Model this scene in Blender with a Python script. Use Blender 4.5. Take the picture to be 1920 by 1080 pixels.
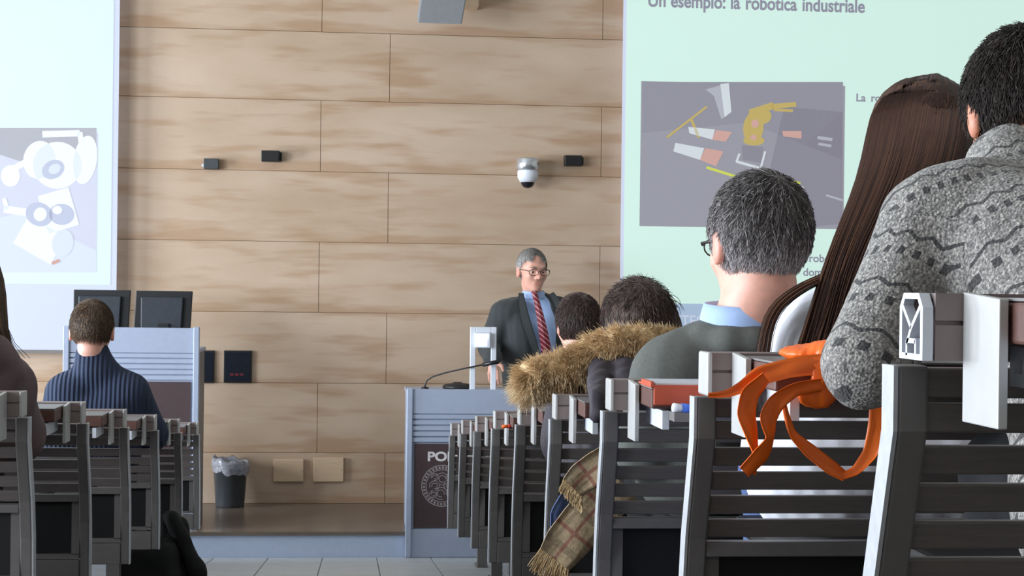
import bpy, bmesh, math, random
import numpy as np
from mathutils import Vector, Matrix

for o in list(bpy.data.objects):
    bpy.data.objects.remove(o)
random.seed(7)
rng = np.random.default_rng(11)
scene = bpy.context.scene
COL = scene.collection

# ------------------------------------------------------------------ camera
FPX = 3036.0                                   # focal length in pixels of a 1920 px wide frame
CAM = Vector((0, 0, 1.5))
CR = (Matrix.Rotation(math.radians(-5.48), 3, 'Z') @ Matrix.Rotation(math.radians(90), 3, 'X')
      @ Matrix.Rotation(math.radians(0.7), 3, 'Z'))
cd = bpy.data.cameras.new('camera')
cd.sensor_width = 36
cd.lens = FPX / 1920 * 36
cd.clip_start = 0.05
cam = bpy.data.objects.new('camera', cd)
cam.matrix_world = Matrix.Translation(CAM) @ CR.to_4x4()
COL.objects.link(cam)
scene.camera = cam

# ------------------------------------------------------------------ world, lights, exposure
w = bpy.data.worlds.new('world')
scene.world = w
w.use_nodes = True
w.node_tree.nodes['Background'].inputs[0].default_value = (0.62, 0.76, 1.0, 1)
w.node_tree.nodes['Background'].inputs[1].default_value = 1.0
scene.view_settings.view_transform = 'Standard'
scene.view_settings.look = 'None'
scene.view_settings.exposure = 0.07
scene.view_settings.gamma = 1.0
scene.view_settings.use_curve_mapping = False


def area(name, loc, direction, sx, sy, power, color):
    d = bpy.data.lights.new(name, 'AREA')
    d.shape = 'RECTANGLE'
    d.size, d.size_y, d.energy, d.color = sx, sy, power, color
    o = bpy.data.objects.new(name, d)
    o.location = loc
    o.rotation_euler = Vector(direction).to_track_quat('-Z', 'Y').to_euler()
    COL.objects.link(o)


DAY = (0.84, 0.92, 1.0)
WINDOWS = [(0.4, 3.0, 0.95, 3.35), (3.5, 6.1, 0.95, 3.35), (7.2, 8.9, 0.16, 2.6)]       # two windows and a glazed door: y range, z range
for i, (a, b, c, d) in enumerate(WINDOWS):     # daylight arriving at the openings of the left wall
    area('window_left_offscreen' if i < 2 else 'glazed_door_left_offscreen', (-6.35, (a + b) / 2, (c + d) / 2), (1, 0, 0), b - a, d - c, (480, 560, 560)[i], DAY)
CEILING_LAMPS = [(-2.6, 1.0), (2.6, 1.0), (-2.6, 5.4), (2.6, 5.4)]


def at(px, py, Y):
    """the point at distance Y down the hall that the photograph shows at a pixel"""
    d = CR @ Vector(((px - 960) / FPX, (540 - py) / FPX, -1))
    return CAM + d * (Y / d.y)


# ------------------------------------------------------------------ materials
def lin(c):
    return tuple(((v / 255) / 12.92 if v / 255 <= 0.04045 else ((v / 255 + 0.055) / 1.055) ** 2.4) for v in c) + (1,)


class NT:
    def __init__(self, m):
        m.use_nodes = True
        self.t = m.node_tree
        self.b = self.t.nodes['Principled BSDF']

    def n(self, kind, **kw):
        x = self.t.nodes.new(kind)
        for k, v in kw.items():
            setattr(x, k, v)
        return x

    def put(self, sock, v):
        if isinstance(v, bpy.types.NodeSocket):
            self.t.links.new(v, sock)
        elif v is not None:
            sock.default_value = v

    def math(self, op, a, b=None, c=None):
        x = self.n('ShaderNodeMath', operation=op)
        for i, v in enumerate((a, b, c)):
            if v is not None:
                self.put(x.inputs[i], v)
        return x.outputs[0]

    def mix(self, f, a, b, mode='MIX'):
        x = self.n('ShaderNodeMix', data_type='RGBA', blend_type=mode)
        self.put(x.inputs['Factor'], f)
        self.put(x.inputs[6], a)
        self.put(x.inputs[7], b)
        return x.outputs[2]

    def noise(self, vec, scale, detail=3, rough=0.55):
        x = self.n('ShaderNodeTexNoise')
        self.put(x.inputs['Vector'], vec)
        x.inputs['Scale'].default_value = scale
        x.inputs['Detail'].default_value = detail
        x.inputs['Roughness'].default_value = rough
        return x.outputs['Fac']

    def ramp(self, f, stops):
        x = self.n('ShaderNodeValToRGB')
        self.put(x.inputs[0], f)
        e = x.color_ramp.elements
        while len(e) < len(stops):
            e.new(0.5)
        for el, (p, c) in zip(e, stops):
            el.position, el.color = p, c
        return x.outputs[0]

    def coord(self, kind='Object', scale=(1, 1, 1)):
        c = self.n('ShaderNodeTexCoord').outputs[kind]
        m = self.n('ShaderNodeMapping')
        m.inputs['Scale'].default_value = scale
        self.t.links.new(c, m.inputs[0])
        return m.outputs[0]

    def attr(self, name):
        return self.n('ShaderNodeAttribute', attribute_name=name).outputs['Fac']

    def bump(self, h, strength, dist=0.01):
        x = self.n('ShaderNodeBump')
        x.inputs['Strength'].default_value = strength
        x.inputs['Distance'].default_value = dist
        self.put(x.inputs['Height'], h)
        self.t.links.new(x.outputs[0], self.b.inputs['Normal'])


def mat(name, col, rough=0.5, metal=0.0, var=0.12, scale=30, stretch=(1, 1, 1), bump=0.0, bscale=200, sheen=0.0,
        emit=None, estr=0.0, sss=0.0):
    m = bpy.data.materials.new(name)
    T = NT(m)
    c = lin(col)
    v = T.coord('Object', stretch)
    f = T.noise(v, scale)
    dark = tuple(x * (1 - var) for x in c[:3]) + (1,)
    lite = tuple(min(1, x * (1 + var)) for x in c[:3]) + (1,)
    T.put(T.b.inputs['Base Color'], T.ramp(f, [(0.3, dark), (0.7, lite)]))
    T.b.inputs['Roughness'].default_value = rough
    T.b.inputs['Metallic'].default_value = metal
    if sheen:
        T.b.inputs['Sheen Weight'].default_value = sheen
    if bump:
        T.bump(T.noise(v, bscale, 2), bump, 0.004)
    if emit:
        T.b.inputs['Emission Color'].default_value = lin(emit)
        T.b.inputs['Emission Strength'].default_value = estr
    if sss:
        T.b.inputs['Subsurface Weight'].default_value = sss
        T.b.inputs['Subsurface Radius'].default_value = (0.012, 0.005, 0.003)
        T.b.inputs['Subsurface Scale'].default_value = 0.6
    return m


def slide(name, col, k=1.0):
    """a colour thrown on a projection screen: matt white cloth giving back the projector's light"""
    m = bpy.data.materials.new(name)
    T = NT(m)
    c = lin(col)
    n = T.noise(T.coord('Object'), 2.0)
    T.put(T.b.inputs['Base Color'], T.ramp(n, [(0.2, tuple(x * 0.30 for x in c[:3]) + (1,)), (0.8, tuple(x * 0.33 for x in c[:3]) + (1,))]))
    T.b.inputs['Roughness'].default_value = 0.9
    T.b.inputs['Specular IOR Level'].default_value = 0.1
    T.b.inputs['Emission Color'].default_value = c
    T.b.inputs['Emission Strength'].default_value = 0.80 * k
    return m


def wood_panel_mat():
    m = bpy.data.materials.new('stained_birch_panel')
    T = NT(m)
    uv = T.n('ShaderNodeUVMap').outputs[0]
    sp = T.n('ShaderNodeSeparateXYZ')
    T.t.links.new(uv, sp.inputs[0])
    u, v = sp.outputs[0], sp.outputs[1]                      # u, v: metres from the panel's lower left corner
    wd = T.attr('panel_w')
    P = T.n('ShaderNodeNewGeometry').outputs['Position']
    mp = T.n('ShaderNodeMapping')
    mp.inputs['Scale'].default_value = (1, 1, 7)
    T.t.links.new(P, mp.inputs[0])
    streak = T.noise(mp.outputs[0], 2.2, 2, 0.5)
    mp2 = T.n('ShaderNodeMapping')
    mp2.inputs['Scale'].default_value = (1, 1, 3)
    mp2.inputs['Location'].default_value = (3.1, 1.7, 9.4)
    T.t.links.new(P, mp2.inputs[0])
    blot = T.noise(mp2.outputs[0], 1.3, 3)
    grain = T.noise(mp.outputs[0], 40, 3)
    base = T.ramp(blot, [(0.3, lin((186, 161, 137))), (0.7, lin((204, 181, 160)))])
    # water stains: along the lower edge, beside the upright joints, and as level streaks
    near_u = T.math('MINIMUM', u, T.math('SUBTRACT', wd, u))
    eu = T.math('SUBTRACT', 1.0, T.math('MULTIPLY', near_u, 3.0))
    eu = T.math('MAXIMUM', eu, 0.0)
    ev = T.math('MAXIMUM', T.math('SUBTRACT', 1.0, T.math('MULTIPLY', v, 14.0)), 0.0)
    et = T.math('MAXIMUM', T.math('SUBTRACT', 1.0, T.math('MULTIPLY', T.math('SUBTRACT', 0.436, v), 30.0)), 0.0)
    s = T.math('ADD', streak, T.math('MULTIPLY', eu, 0.11))
    s = T.math('ADD', s, T.math('MULTIPLY', ev, 0.24))
    s = T.math('ADD', s, T.math('MULTIPLY', et, 0.08))
    st = T.ramp(s, [(0.53, (0, 0, 0, 1)), (0.76, (1, 1, 1, 1))])
    c = T.mix(T.math('MULTIPLY', st, 0.5), base, lin((160, 118, 80)))
    c = T.mix(T.math('MULTIPLY', grain, 0.22), c, lin((150, 124, 98)))
    T.put(T.b.inputs['Base Color'], c)
    T.b.inputs['Roughness'].default_value = 0.62
    T.b.inputs['Specular IOR Level'].default_value = 0.25
    T.bump(grain, 0.08, 0.002)
    return m


def knit_mat():
    """grey melange pullover with bands of dashes and zigzags; band_v runs along the body, band_u around it (metres)"""
    m = bpy.data.materials.new('patterned_knit')
    T = NT(m)
    u, v = T.attr('band_u'), T.attr('band_v')
    ob = T.coord('Object')
    jit = T.math('MULTIPLY', T.math('SUBTRACT', T.noise(ob, 90, 2), 0.5), 0.005)
    v = T.math('ADD', v, jit)
    w_ = T.math('FRACT', T.math('DIVIDE', v, 0.072))

    def band(lo, hi):
        return T.math('MULTIPLY', T.math('GREATER_THAN', w_, lo), T.math('LESS_THAN', w_, hi))
    dash = T.math('MULTIPLY', band(0.14, 0.30), T.math('LESS_THAN', T.math('FRACT', T.math('DIVIDE', u, 0.0160)), 0.44))
    tri = T.math('PINGPONG', u, 0.0135)
    zc = T.math('ADD', 0.50, T.math('MULTIPLY', T.math('DIVIDE', tri, 0.0135), 0.13))
    zig = T.math('LESS_THAN', T.math('ABSOLUTE', T.math('SUBTRACT', w_, zc)), 0.038)
    tick = T.math('MULTIPLY', band(0.80, 0.90), T.math('LESS_THAN', T.math('FRACT', T.math('DIVIDE', u, 0.011)), 0.42))
    f = T.math('MAXIMUM', dash, zig)
    vo = T.n('ShaderNodeTexVoronoi')
    vo.inputs['Scale'].default_value = 240
    T.t.links.new(ob, vo.inputs['Vector'])
    sp = T.noise(ob, 260, 2, 0.75)
    base = T.ramp(sp, [(0.34, lin((92, 90, 90))), (0.55, lin((150, 146, 142))), (0.68, lin((196, 190, 182)))])
    c = T.mix(T.math('MULTIPLY', tick, 0.55), base, lin((80, 78, 78)))
    c = T.mix(T.math('MULTIPLY', f, 0.86), c, lin((44, 43, 46)))
    T.put(T.b.inputs['Base Color'], c)
    T.b.inputs['Roughness'].default_value = 0.95
    T.b.inputs['Sheen Weight'].default_value = 0.15
    T.bump(vo.outputs['Distance'], 0.5, 0.004)
    return m


def strand_mat(name, stops, rough=0.45):
    m = bpy.data.materials.new(name)
    T = NT(m)
    T.put(T.b.inputs['Base Color'], T.ramp(T.attr('rnd'), [(p, lin(c)) for p, c in stops]))
    T.b.inputs['Roughness'].default_value = rough
    T.b.inputs['Specular IOR Level'].default_value = 0.35
    return m


def rib_mat():
    m = bpy.data.materials.new('navy_rib_knit')
    T = NT(m)
    u = T.attr('band_u')
    r = T.math('PINGPONG', u, 0.009)
    k = T.math('DIVIDE', r, 0.009)
    ob = T.coord('Object')
    c = lin((46, 57, 82))
    c = T.mix(T.math('MULTIPLY', T.noise(ob, 160, 2), 0.5), c, lin((34, 42, 60)))
    T.put(T.b.inputs['Base Color'], c)
    T.b.inputs['Roughness'].default_value = 0.95
    T.bump(k, 1.0, 0.006)
    return m


def plaid_mat():
    m = bpy.data.materials.new('plaid_wool')
    T = NT(m)
    uv = T.n('ShaderNodeUVMap').outputs[0]
    sp = T.n('ShaderNodeSeparateXYZ')
    T.t.links.new(uv, sp.inputs[0])
    u, v = sp.outputs[0], sp.outputs[1]

    def line(x, per, lo, hi):
        fr = T.math('FRACT', T.math('DIVIDE', x, per))
        return T.math('MULTIPLY', T.math('GREATER_THAN', fr, lo), T.math('LESS_THAN', fr, hi))
    red = T.math('MAXIMUM', line(u, 0.062, 0.44, 0.56), line(v, 0.085, 0.70, 0.80))
    drk = T.math('MAXIMUM', line(u, 0.062, 0.85, 0.99), line(v, 0.085, 0.10, 0.30))
    n = T.noise(T.coord('Object'), 150, 2)
    c = T.ramp(n, [(0.3, lin((186, 160, 128))), (0.7, lin((214, 190, 156)))])
    c = T.mix(T.math('MULTIPLY', drk, 0.4), c, lin((110, 96, 78)))
    c = T.mix(T.math('MULTIPLY', red, 0.6), c, lin((150, 62, 66)))
    T.put(T.b.inputs['Base Color'], c)
    T.b.inputs['Roughness'].default_value = 0.95
    T.bump(n, 0.3, 0.003)
    return m


def tie_mat():
    m = bpy.data.materials.new('striped_tie')
    T = NT(m)
    P = T.coord('Object')
    sp = T.n('ShaderNodeSeparateXYZ')
    T.t.links.new(P, sp.inputs[0])
    k = T.math('ADD', T.math('MULTIPLY', sp.outputs[0], 0.8), sp.outputs[2])
    f = T.math('GREATER_THAN', T.math('FRACT', T.math('DIVIDE', k, 0.028)), 0.78)
    T.put(T.b.inputs['Base Color'], T.mix(f, lin((122, 26, 40)), lin((196, 150, 158))))
    T.b.inputs['Roughness'].default_value = 0.5
    return m


def skin_mat(name, col):
    m = bpy.data.materials.new(name)
    T = NT(m)
    n = T.noise(T.coord('Object'), 45, 3)
    c = T.ramp(n, [(0.3, lin(tuple(v * 0.94 for v in col))), (0.7, lin(col))])
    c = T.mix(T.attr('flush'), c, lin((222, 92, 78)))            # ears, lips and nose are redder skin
    T.put(T.b.inputs['Base Color'], c)
    T.b.inputs['Roughness'].default_value = 0.5
    T.b.inputs['Subsurface Weight'].default_value = 0.45
    T.b.inputs['Subsurface Radius'].default_value = (0.012, 0.004, 0.003)
    T.b.inputs['Subsurface Scale'].default_value = 0.5
    return m


def glass_mat():
    m = bpy.data.materials.new('window_glass')
    m.use_nodes = True
    t = m.node_tree
    t.nodes.remove(t.nodes['Principled BSDF'])
    tr, gl, mx = t.nodes.new('ShaderNodeBsdfTransparent'), t.nodes.new('ShaderNodeBsdfGlossy'), t.nodes.new('ShaderNodeMixShader')
    gl.inputs['Roughness'].default_value = 0.03
    mx.inputs[0].default_value = 0.06
    t.links.new(tr.outputs[0], mx.inputs[1])
    t.links.new(gl.outputs[0], mx.inputs[2])
    t.links.new(mx.outputs[0], t.nodes['Material Output'].inputs[0])
    return m


M = dict(
    panel=wood_panel_mat(), joint=mat('panel_batten', (172, 142, 110), 0.8),
    plaster=mat('plaster', (205, 200, 192), 0.85, bump=0.1), ceil=mat('ceiling_paint', (215, 213, 208), 0.9),
    grout=mat('tile_grout', (120, 120, 120), 0.9), tile=mat('pale_stone_tile', (196, 200, 202), 0.35, var=0.05, scale=6),
    ramp=mat('dark_ramp_floor', (70, 68, 66), 0.7), deck=mat('dark_polished_deck', (112, 100, 90), 0.26, var=0.12, scale=4),
    riser=mat('pale_painted_riser', (186, 198, 222), 0.5, var=0.03),
    alu=mat('satin_aluminium', (192, 191, 190), 0.45, 0.15, var=0.04), trim=mat('worn_aluminium_edge', (192, 194, 198), 0.45, 0.15, var=0.08, scale=60),
    frame=mat('grey_painted_steel', (118, 114, 113), 0.5, 0.1, var=0.06),
    slat=mat('dark_grey_slat', (116, 109, 106), 0.45, var=0.10, stretch=(1, 12, 12), scale=18),
    rail=mat('mauve_grey_rail', (136, 122, 120), 0.45, 0.1, var=0.06),
    black=mat('black_panel', (16, 15, 16), 0.6), blackp=mat('black_plastic', (26, 27, 30), 0.45),
    desk=mat('grey_laminate', (132, 128, 128), 0.4, var=0.05), cherry=mat('reddish_wood_edge', (98, 66, 58), 0.5, var=0.15, stretch=(2, 14, 14), scale=14),
    podium=mat('pale_blue_grey_metal', (168, 178, 200), 0.42, 0.1, var=0.03), brown=mat('dark_brown_panel', (72, 56, 58), 0.5, var=0.06),
    etch=mat('etched_grey', (150, 140, 142), 0.5), letter=mat('white_letters', (215, 210, 212), 0.5),
    white=mat('white_plastic', (222, 226, 235), 0.35, var=0.03), greyp=mat('grey_loudspeaker', (138, 140, 144), 0.6, var=0.04),
    tan=mat('tan_cover_plate', (214, 186, 154), 0.55, var=0.05, stretch=(1, 1, 8), scale=12), chrome=mat('brushed_silver', (205, 208, 212), 0.25, 0.8, var=0.04),
    smoke=mat('smoked_dome', (30, 28, 34), 0.1), lamp=mat('lamp_face', (235, 240, 255), 0.4, emit=(214, 226, 255), estr=5.0),
    panelamp=mat('ceiling_lamp_face', (236, 234, 228), 0.5),
    bin=mat('dark_grey_bin', (66, 70, 74), 0.3, var=0.05), bag=mat('grey_bin_liner', (150, 152, 160), 0.25, var=0.25, scale=40, bump=0.4, bscale=60),
    screen=mat('screen_cloth', (200, 205, 214), 0.9), glass=glass_mat(), navy=rib_mat(), knit=knit_mat(), plaid=plaid_mat(), tie=tie_mat(),
    suit=mat('dark_green_grey_suit', (58, 62, 64), 0.85, var=0.1, scale=150, bump=0.15, bscale=500, sheen=0.1),
    jacket=mat('olive_grey_jacket', (94, 96, 92), 0.9, var=0.1, scale=140, bump=0.2, bscale=500),
    shirt=mat('pale_blue_shirt', (170, 196, 240), 0.8, var=0.05), whitec=mat('white_cotton', (232, 232, 240), 0.85, var=0.03, bump=0.2, bscale=60),
    parka=mat('dark_plum_parka', (62, 56, 64), 0.7, var=0.15, bump=0.4, bscale=40), mauve=mat('brown_mauve_coat', (104, 86, 88), 0.8, var=0.22, scale=14, bump=0.4, bscale=30),
    trouser=mat('black_trousers', (24, 24, 28), 0.9), jeans=mat('blue_denim', (84, 104, 150), 0.9, var=0.2, scale=90),
    shoe=mat('black_shoe', (22, 20, 20), 0.4), coat=mat('black_coat', (12, 12, 13), 0.85, var=0.2, bump=0.3, bscale=25),
    orange=mat('orange_nylon', (255, 110, 22), 0.4, var=0.10, scale=12, bump=0.25, bscale=40), red=mat('red_nylon', (205, 48, 22), 0.5, var=0.12, scale=14),
    darkgrey=mat('dark_jumper', (52, 50, 54), 0.9, bump=0.2), eye=mat('eyeball', (200, 186, 178), 0.3), iris=mat('iris', (50, 40, 34), 0.2),
    wire=mat('dark_wire', (40, 38, 40), 0.35, 0.4), bluep=mat('blue_plastic', (70, 110, 210), 0.4), mic=mat('black_metal', (22, 22, 26), 0.4),
    fringe=mat('beige_wool_fringe', (206, 178, 136), 0.95),
)
SKIN = {k: skin_mat('skin_' + k, c) for k, c in dict(fair=(234, 178, 158), pale=(238, 186, 166), olive=(214, 160, 132)).items()}
HAIR = dict(
    black=strand_mat('near_black_hair', [(0.0, (30, 26, 25)), (0.6, (56, 48, 45)), (1.0, (96, 86, 80))]),
    dark=strand_mat('dark_brown_hair', [(0.0, (40, 31, 30)), (0.6, (78, 62, 58)), (1.0, (128, 104, 96))]),
    brown=strand_mat('brown_hair', [(0.0, (62, 50, 42)), (0.6, (98, 79, 65)), (1.0, (150, 120, 94))]),
    long=strand_mat('long_brown_hair', [(0.0, (32, 21, 18)), (0.5, (70, 46, 37)), (1.0, (128, 88, 65))], 0.35),
    grey=strand_mat('grey_hair', [(0.0, (104, 100, 97)), (0.5, (150, 146, 143)), (1.0, (204, 200, 198))]),
    salt=strand_mat('salt_and_pepper_hair', [(0.0, (44, 40, 40)), (0.5, (104, 98, 96)), (1.0, (216, 210, 212))]),
    fur=strand_mat('tan_fur', [(0.0, (146, 114, 86)), (0.35, (208, 172, 130)), (0.7, (238, 208, 162)), (1.0, (250, 236, 206))], 0.85),
)


# ------------------------------------------------------------------ mesh helpers
def tag(o, label=None, cat=None, group=None, kind=None):
    for k, v in (('label', label), ('category', cat), ('group', group), ('kind', kind)):
        if v:
            o[k] = v
    return o


def empty(name, loc=(0, 0, 0), rz=0.0, parent=None):
    o = bpy.data.objects.new(name, None)
    o.empty_display_size = 0.05
    COL.objects.link(o)
    o.location = loc
    o.rotation_euler = (0, 0, rz)
    o.parent = parent
    return o


def link(name, me, m, parent=None, smooth=False):
    o = bpy.data.objects.new(name, me)
    COL.objects.link(o)
    if m is not None and not me.materials:
        me.materials.append(m)
    if smooth:
        me.polygons.foreach_set('use_smooth', [True] * len(me.polygons))
    if parent:
        o.parent = parent
        if parent.type == 'MESH' or parent.parent:
            o.matrix_parent_inverse = world_of(parent).inverted()
        else:
            o.matrix_parent_inverse = world_of(parent).inverted()
    return o


def world_of(o):
    m = Matrix.LocRotScale(o.location, o.rotation_euler, o.scale)
    if o.parent:
        return world_of(o.parent) @ o.matrix_parent_inverse @ m
    return m


class MB:
    """collects shapes (world coordinates) into one mesh"""

    def __init__(self):
        self.v, self.f = [], []

    def add(self, vs, fs):
        n = len(self.v)
        self.v += [tuple(p) for p in vs]
        self.f += [tuple(i + n for i in q) for q in fs]
        return self

    def box(self, x0, x1, y0, y1, z0, z1):
        vs = [(x, y, z) for z in (z0, z1) for y in (y0, y1) for x in (x0, x1)]
        return self.add(vs, [(0, 2, 3, 1), (4, 5, 7, 6), (0, 1, 5, 4), (2, 6, 7, 3), (0, 4, 6, 2), (1, 3, 7, 5)])

    def prism(self, poly, axis, a, b):
        """a polygon in the two other axes, pushed along one axis (0 x, 1 y, 2 z) from a to b"""
        def mk(p, t):
            return ((t, p[0], p[1]), (p[0], t, p[1]), (p[0], p[1], t))[axis]
        n = len(poly)
        vs = [mk(p, a) for p in poly] + [mk(p, b) for p in poly]
        return self.add(vs, [tuple(range(n))[::-1], tuple(range(n, 2 * n))] + [(i, (i + 1) % n, n + (i + 1) % n, n + i) for i in range(n)])

    def tube(self, pts, r, n=8, close=True):
        pts = [Vector(p) for p in pts]
        rs = r if isinstance(r, (list, tuple)) else [r] * len(pts)
        vs, up = [], None
        for i, p in enumerate(pts):
            t = (pts[min(i + 1, len(pts) - 1)] - pts[max(i - 1, 0)]).normalized()
            if up is None:
                up = t.orthogonal().normalized()
            up = (up - t * up.dot(t)).normalized()
            s = t.cross(up)
            vs += [p + (up * math.cos(2 * math.pi * k / n) + s * math.sin(2 * math.pi * k / n)) * rs[i] for k in range(n)]
        fs = [(i * n + k, i * n + (k + 1) % n, (i + 1) * n + (k + 1) % n, (i + 1) * n + k) for i in range(len(pts) - 1) for k in range(n)]
        if close:
            fs += [tuple(range(n))[::-1], tuple(range((len(pts) - 1) * n, len(pts) * n))]
        return self.add(vs, fs)

    def lathe(self, prof, c, n=28):
        vs = [(c[0] + r * math.cos(2 * math.pi * k / n), c[1] + r * math.sin(2 * math.pi * k / n), c[2] + z) for r, z in prof for k in range(n)]
        fs = [(i * n + k, i * n + (k + 1) % n, (i + 1) * n + (k + 1) % n, (i + 1) * n + k) for i in range(len(prof) - 1) for k in range(n)]
        return self.add(vs, fs)

    def ball(self, c, r, nu=16, nv=10):
        r = r if isinstance(r, (list, tuple)) else (r, r, r)
        prof = [(math.sin(math.pi * i / nv), -math.cos(math.pi * i / nv)) for i in range(nv + 1)]
        vs = [(c[0] + r[0] * p * math.cos(2 * math.pi * k / nu), c[1] + r[1] * p * math.sin(2 * math.pi * k / nu), c[2] + r[2] * q) for p, q in prof for k in range(nu)]
        fs = [(i * nu + k, i * nu + (k + 1) % nu, (i + 1) * nu + (k + 1) % nu, (i + 1) * nu + k) for i in range(nv) for k in range(nu)]
        return self.add(vs, fs)

    def build(self, name, m, parent=None, smooth=False, bevel=0.0):
        me = bpy.data.meshes.new(name)
        me.from_pydata(self.v, [], self.f)
        bm = bmesh.new()
        bm.from_mesh(me)
        bmesh.ops.remove_doubles(bm, verts=bm.verts, dist=1e-6)
        bmesh.ops.recalc_face_normals(bm, faces=bm.faces)
        bm.to_mesh(me)
        bm.free()
        o = link(name, me, m, parent, smooth)
        if bevel:
            b = o.modifiers.new('bevel', 'BEVEL')
            b.width, b.segments, b.limit_method = bevel, 2, 'ANGLE'
        return o


def box(name, m, parent, x0, x1, y0, y1, z0, z1, bevel=0.0):
    return MB().box(min(x0, x1), max(x0, x1), y0, y1, z0, z1).build(name, m, parent, bevel=bevel)


def flat(name, m, parent, pts):
    """a flat print facing the audience (polygon in x, z at a given y)"""
    me = bpy.data.meshes.new(name)
    me.from_pydata([tuple(p) for p in pts], [], [tuple(range(len(pts)))])
    if me.polygons[0].normal.y > 0:
        me.flip_normals()
    return link(name, me, m, parent)


def text(name, body, size, loc, m, parent, bold=0.0, rz=0.0, align='LEFT', sx=1.0):
    c = bpy.data.curves.new(name, 'FONT')
    c.body, c.size, c.offset, c.align_x, c.extrude = body, size, bold, align, 0.0008
    o = bpy.data.objects.new(name, c)
    COL.objects.link(o)
    bpy.context.view_layer.update()
    me = bpy.data.meshes.new_from_object(o.evaluated_get(bpy.context.evaluated_depsgraph_get()))
    bpy.data.objects.remove(o)
    me.materials.clear()
    me.transform(Matrix.Translation(loc) @ Matrix.Rotation(rz, 4, 'Z') @ Matrix.Rotation(math.radians(90), 4, 'X') @ Matrix.Diagonal((sx, 1, 1, 1)))
    return link(name, me, m, parent)


# ------------------------------------------------------------------ the room
XL, XR, YB, YW, ZC = -6.0, 6.6, -3.0, 10.18, 5.2
Y0, PITCH, SLOPE = 1.38, 0.84, 0.1012
STAGE_Y, STAGE_Z = 9.0, 0.142


def desk_z(Y):
    return 1.5 - SLOPE * (Y - Y0)


def floor_z(Y):
    return max(0.0, desk_z(Y) - 0.73)


fl = MB().prism([(YB, -0.3), (YW + 0.2, -0.3), (YW + 0.2, -0.012), (STAGE_Y, -0.012), (7.5, floor_z(7.5) - 0.012), (7.5, floor_z(7.5)), (YB, floor_z(YB))], 0, XL - 0.2, XR + 0.2).build('floor', M['ramp'])
tag(fl, 'dark sloping floor under the benches with pale tiles before the stage', kind='structure')
TS = 0.297
tm = bpy.data.meshes.new('tile')
tb = bmesh.new()
bmesh.ops.create_cube(tb, size=1, matrix=Matrix.Diagonal((TS - 0.005, TS - 0.005, 0.012, 1)))
bmesh.ops.bevel(tb, geom=[e for e in tb.edges if all(v.co.z > 0 for v in e.verts)], offset=0.002, segments=1, affect='EDGES')
tb.to_mesh(tm)
tb.free()
tm.materials.append(M['tile'])
grb = MB().prism([(7.5, floor_z(7.5) - 0.012), (STAGE_Y, -0.012), (STAGE_Y, -0.004), (7.5, floor_z(7.5) - 0.004)], 0, -3.0, 3.0).build('grout', M['grout'], fl)
for i in range(15):
    for j in range(5):
        y = STAGE_Y - TS * (j + 0.5)
        o = bpy.data.objects.new('tile', tm)
        COL.objects.link(o)
        o.parent = fl
        o.location = (-1.62 + 0.297 * i + 0.115, y, floor_z(y) - 0.006)
        o.rotation_euler = (-math.atan(SLOPE), 0, 0)
tag(box('ceiling', M['ceil'], None, XL - 0.2, XR + 0.2, YB - 0.2, YW + 0.2, ZC, ZC + 0.15), kind='structure')
tag(box('wall_right', M['plaster'], None, XR, XR + 0.2, YB, YW, -0.3, ZC), kind='structure')
tag(box('wall_back', M['plaster'], None, XL, XR, YB - 0.2, YB, -0.3, ZC), kind='structure')
mb = MB()
ys = [YB] + [t for w4 in WINDOWS for t in w4[:2]] + [YW]
for a, b in zip(ys[0::2], ys[1::2]):
    mb.box(XL - 0.2, XL, a, b, -0.3, ZC)
for a, b, c, d in WINDOWS:
    mb.box(XL - 0.2, XL, a, b, -0.3, c)
    mb.box(XL - 0.2, XL, a, b, d, ZC)
tag(mb.build('wall_left', M['plaster']), kind='structure')
for i, (a, b, c, d) in enumerate(WINDOWS):
    x0, x1, m = XL - 0.12, XL - 0.05, (a + b) / 2
    wo = MB().box(x0, x1, a, a + 0.06, c, d).box(x0, x1, b - 0.06, b, c, d).box(x0, x1, a, b, c, c + 0.06).box(x0, x1, a, b, d - 0.06, d).box(x0, x1, m - 0.03, m + 0.03, c + 0.06, d - 0.06).build('window_%d' % (i + 1) if i < 2 else 'door_1', M['frame'])
    tag(wo, kind='structure')
    for p, q in ((a + 0.06, m - 0.03), (m + 0.03, b - 0.06)):
        box('pane', M['glass'], wo, XL - 0.09, XL - 0.084, p, q, c + 0.06, d - 0.06)
for x, y in CEILING_LAMPS:
    e = empty('ceiling_lamp', (x, y, ZC))
    tag(e, 'unlit rectangular panel lamp fixed flat against the ceiling', 'lamp', 'ceiling panel lamps')
    box('housing', M['white'], e, x - 0.62, x + 0.62, y - 0.32, y + 0.32, 5.14, 5.2)
    box('diffuser', M['panelamp'], e, x - 0.56, x + 0.56, y - 0.26, y + 0.26, 5.125, 5.14)

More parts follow.
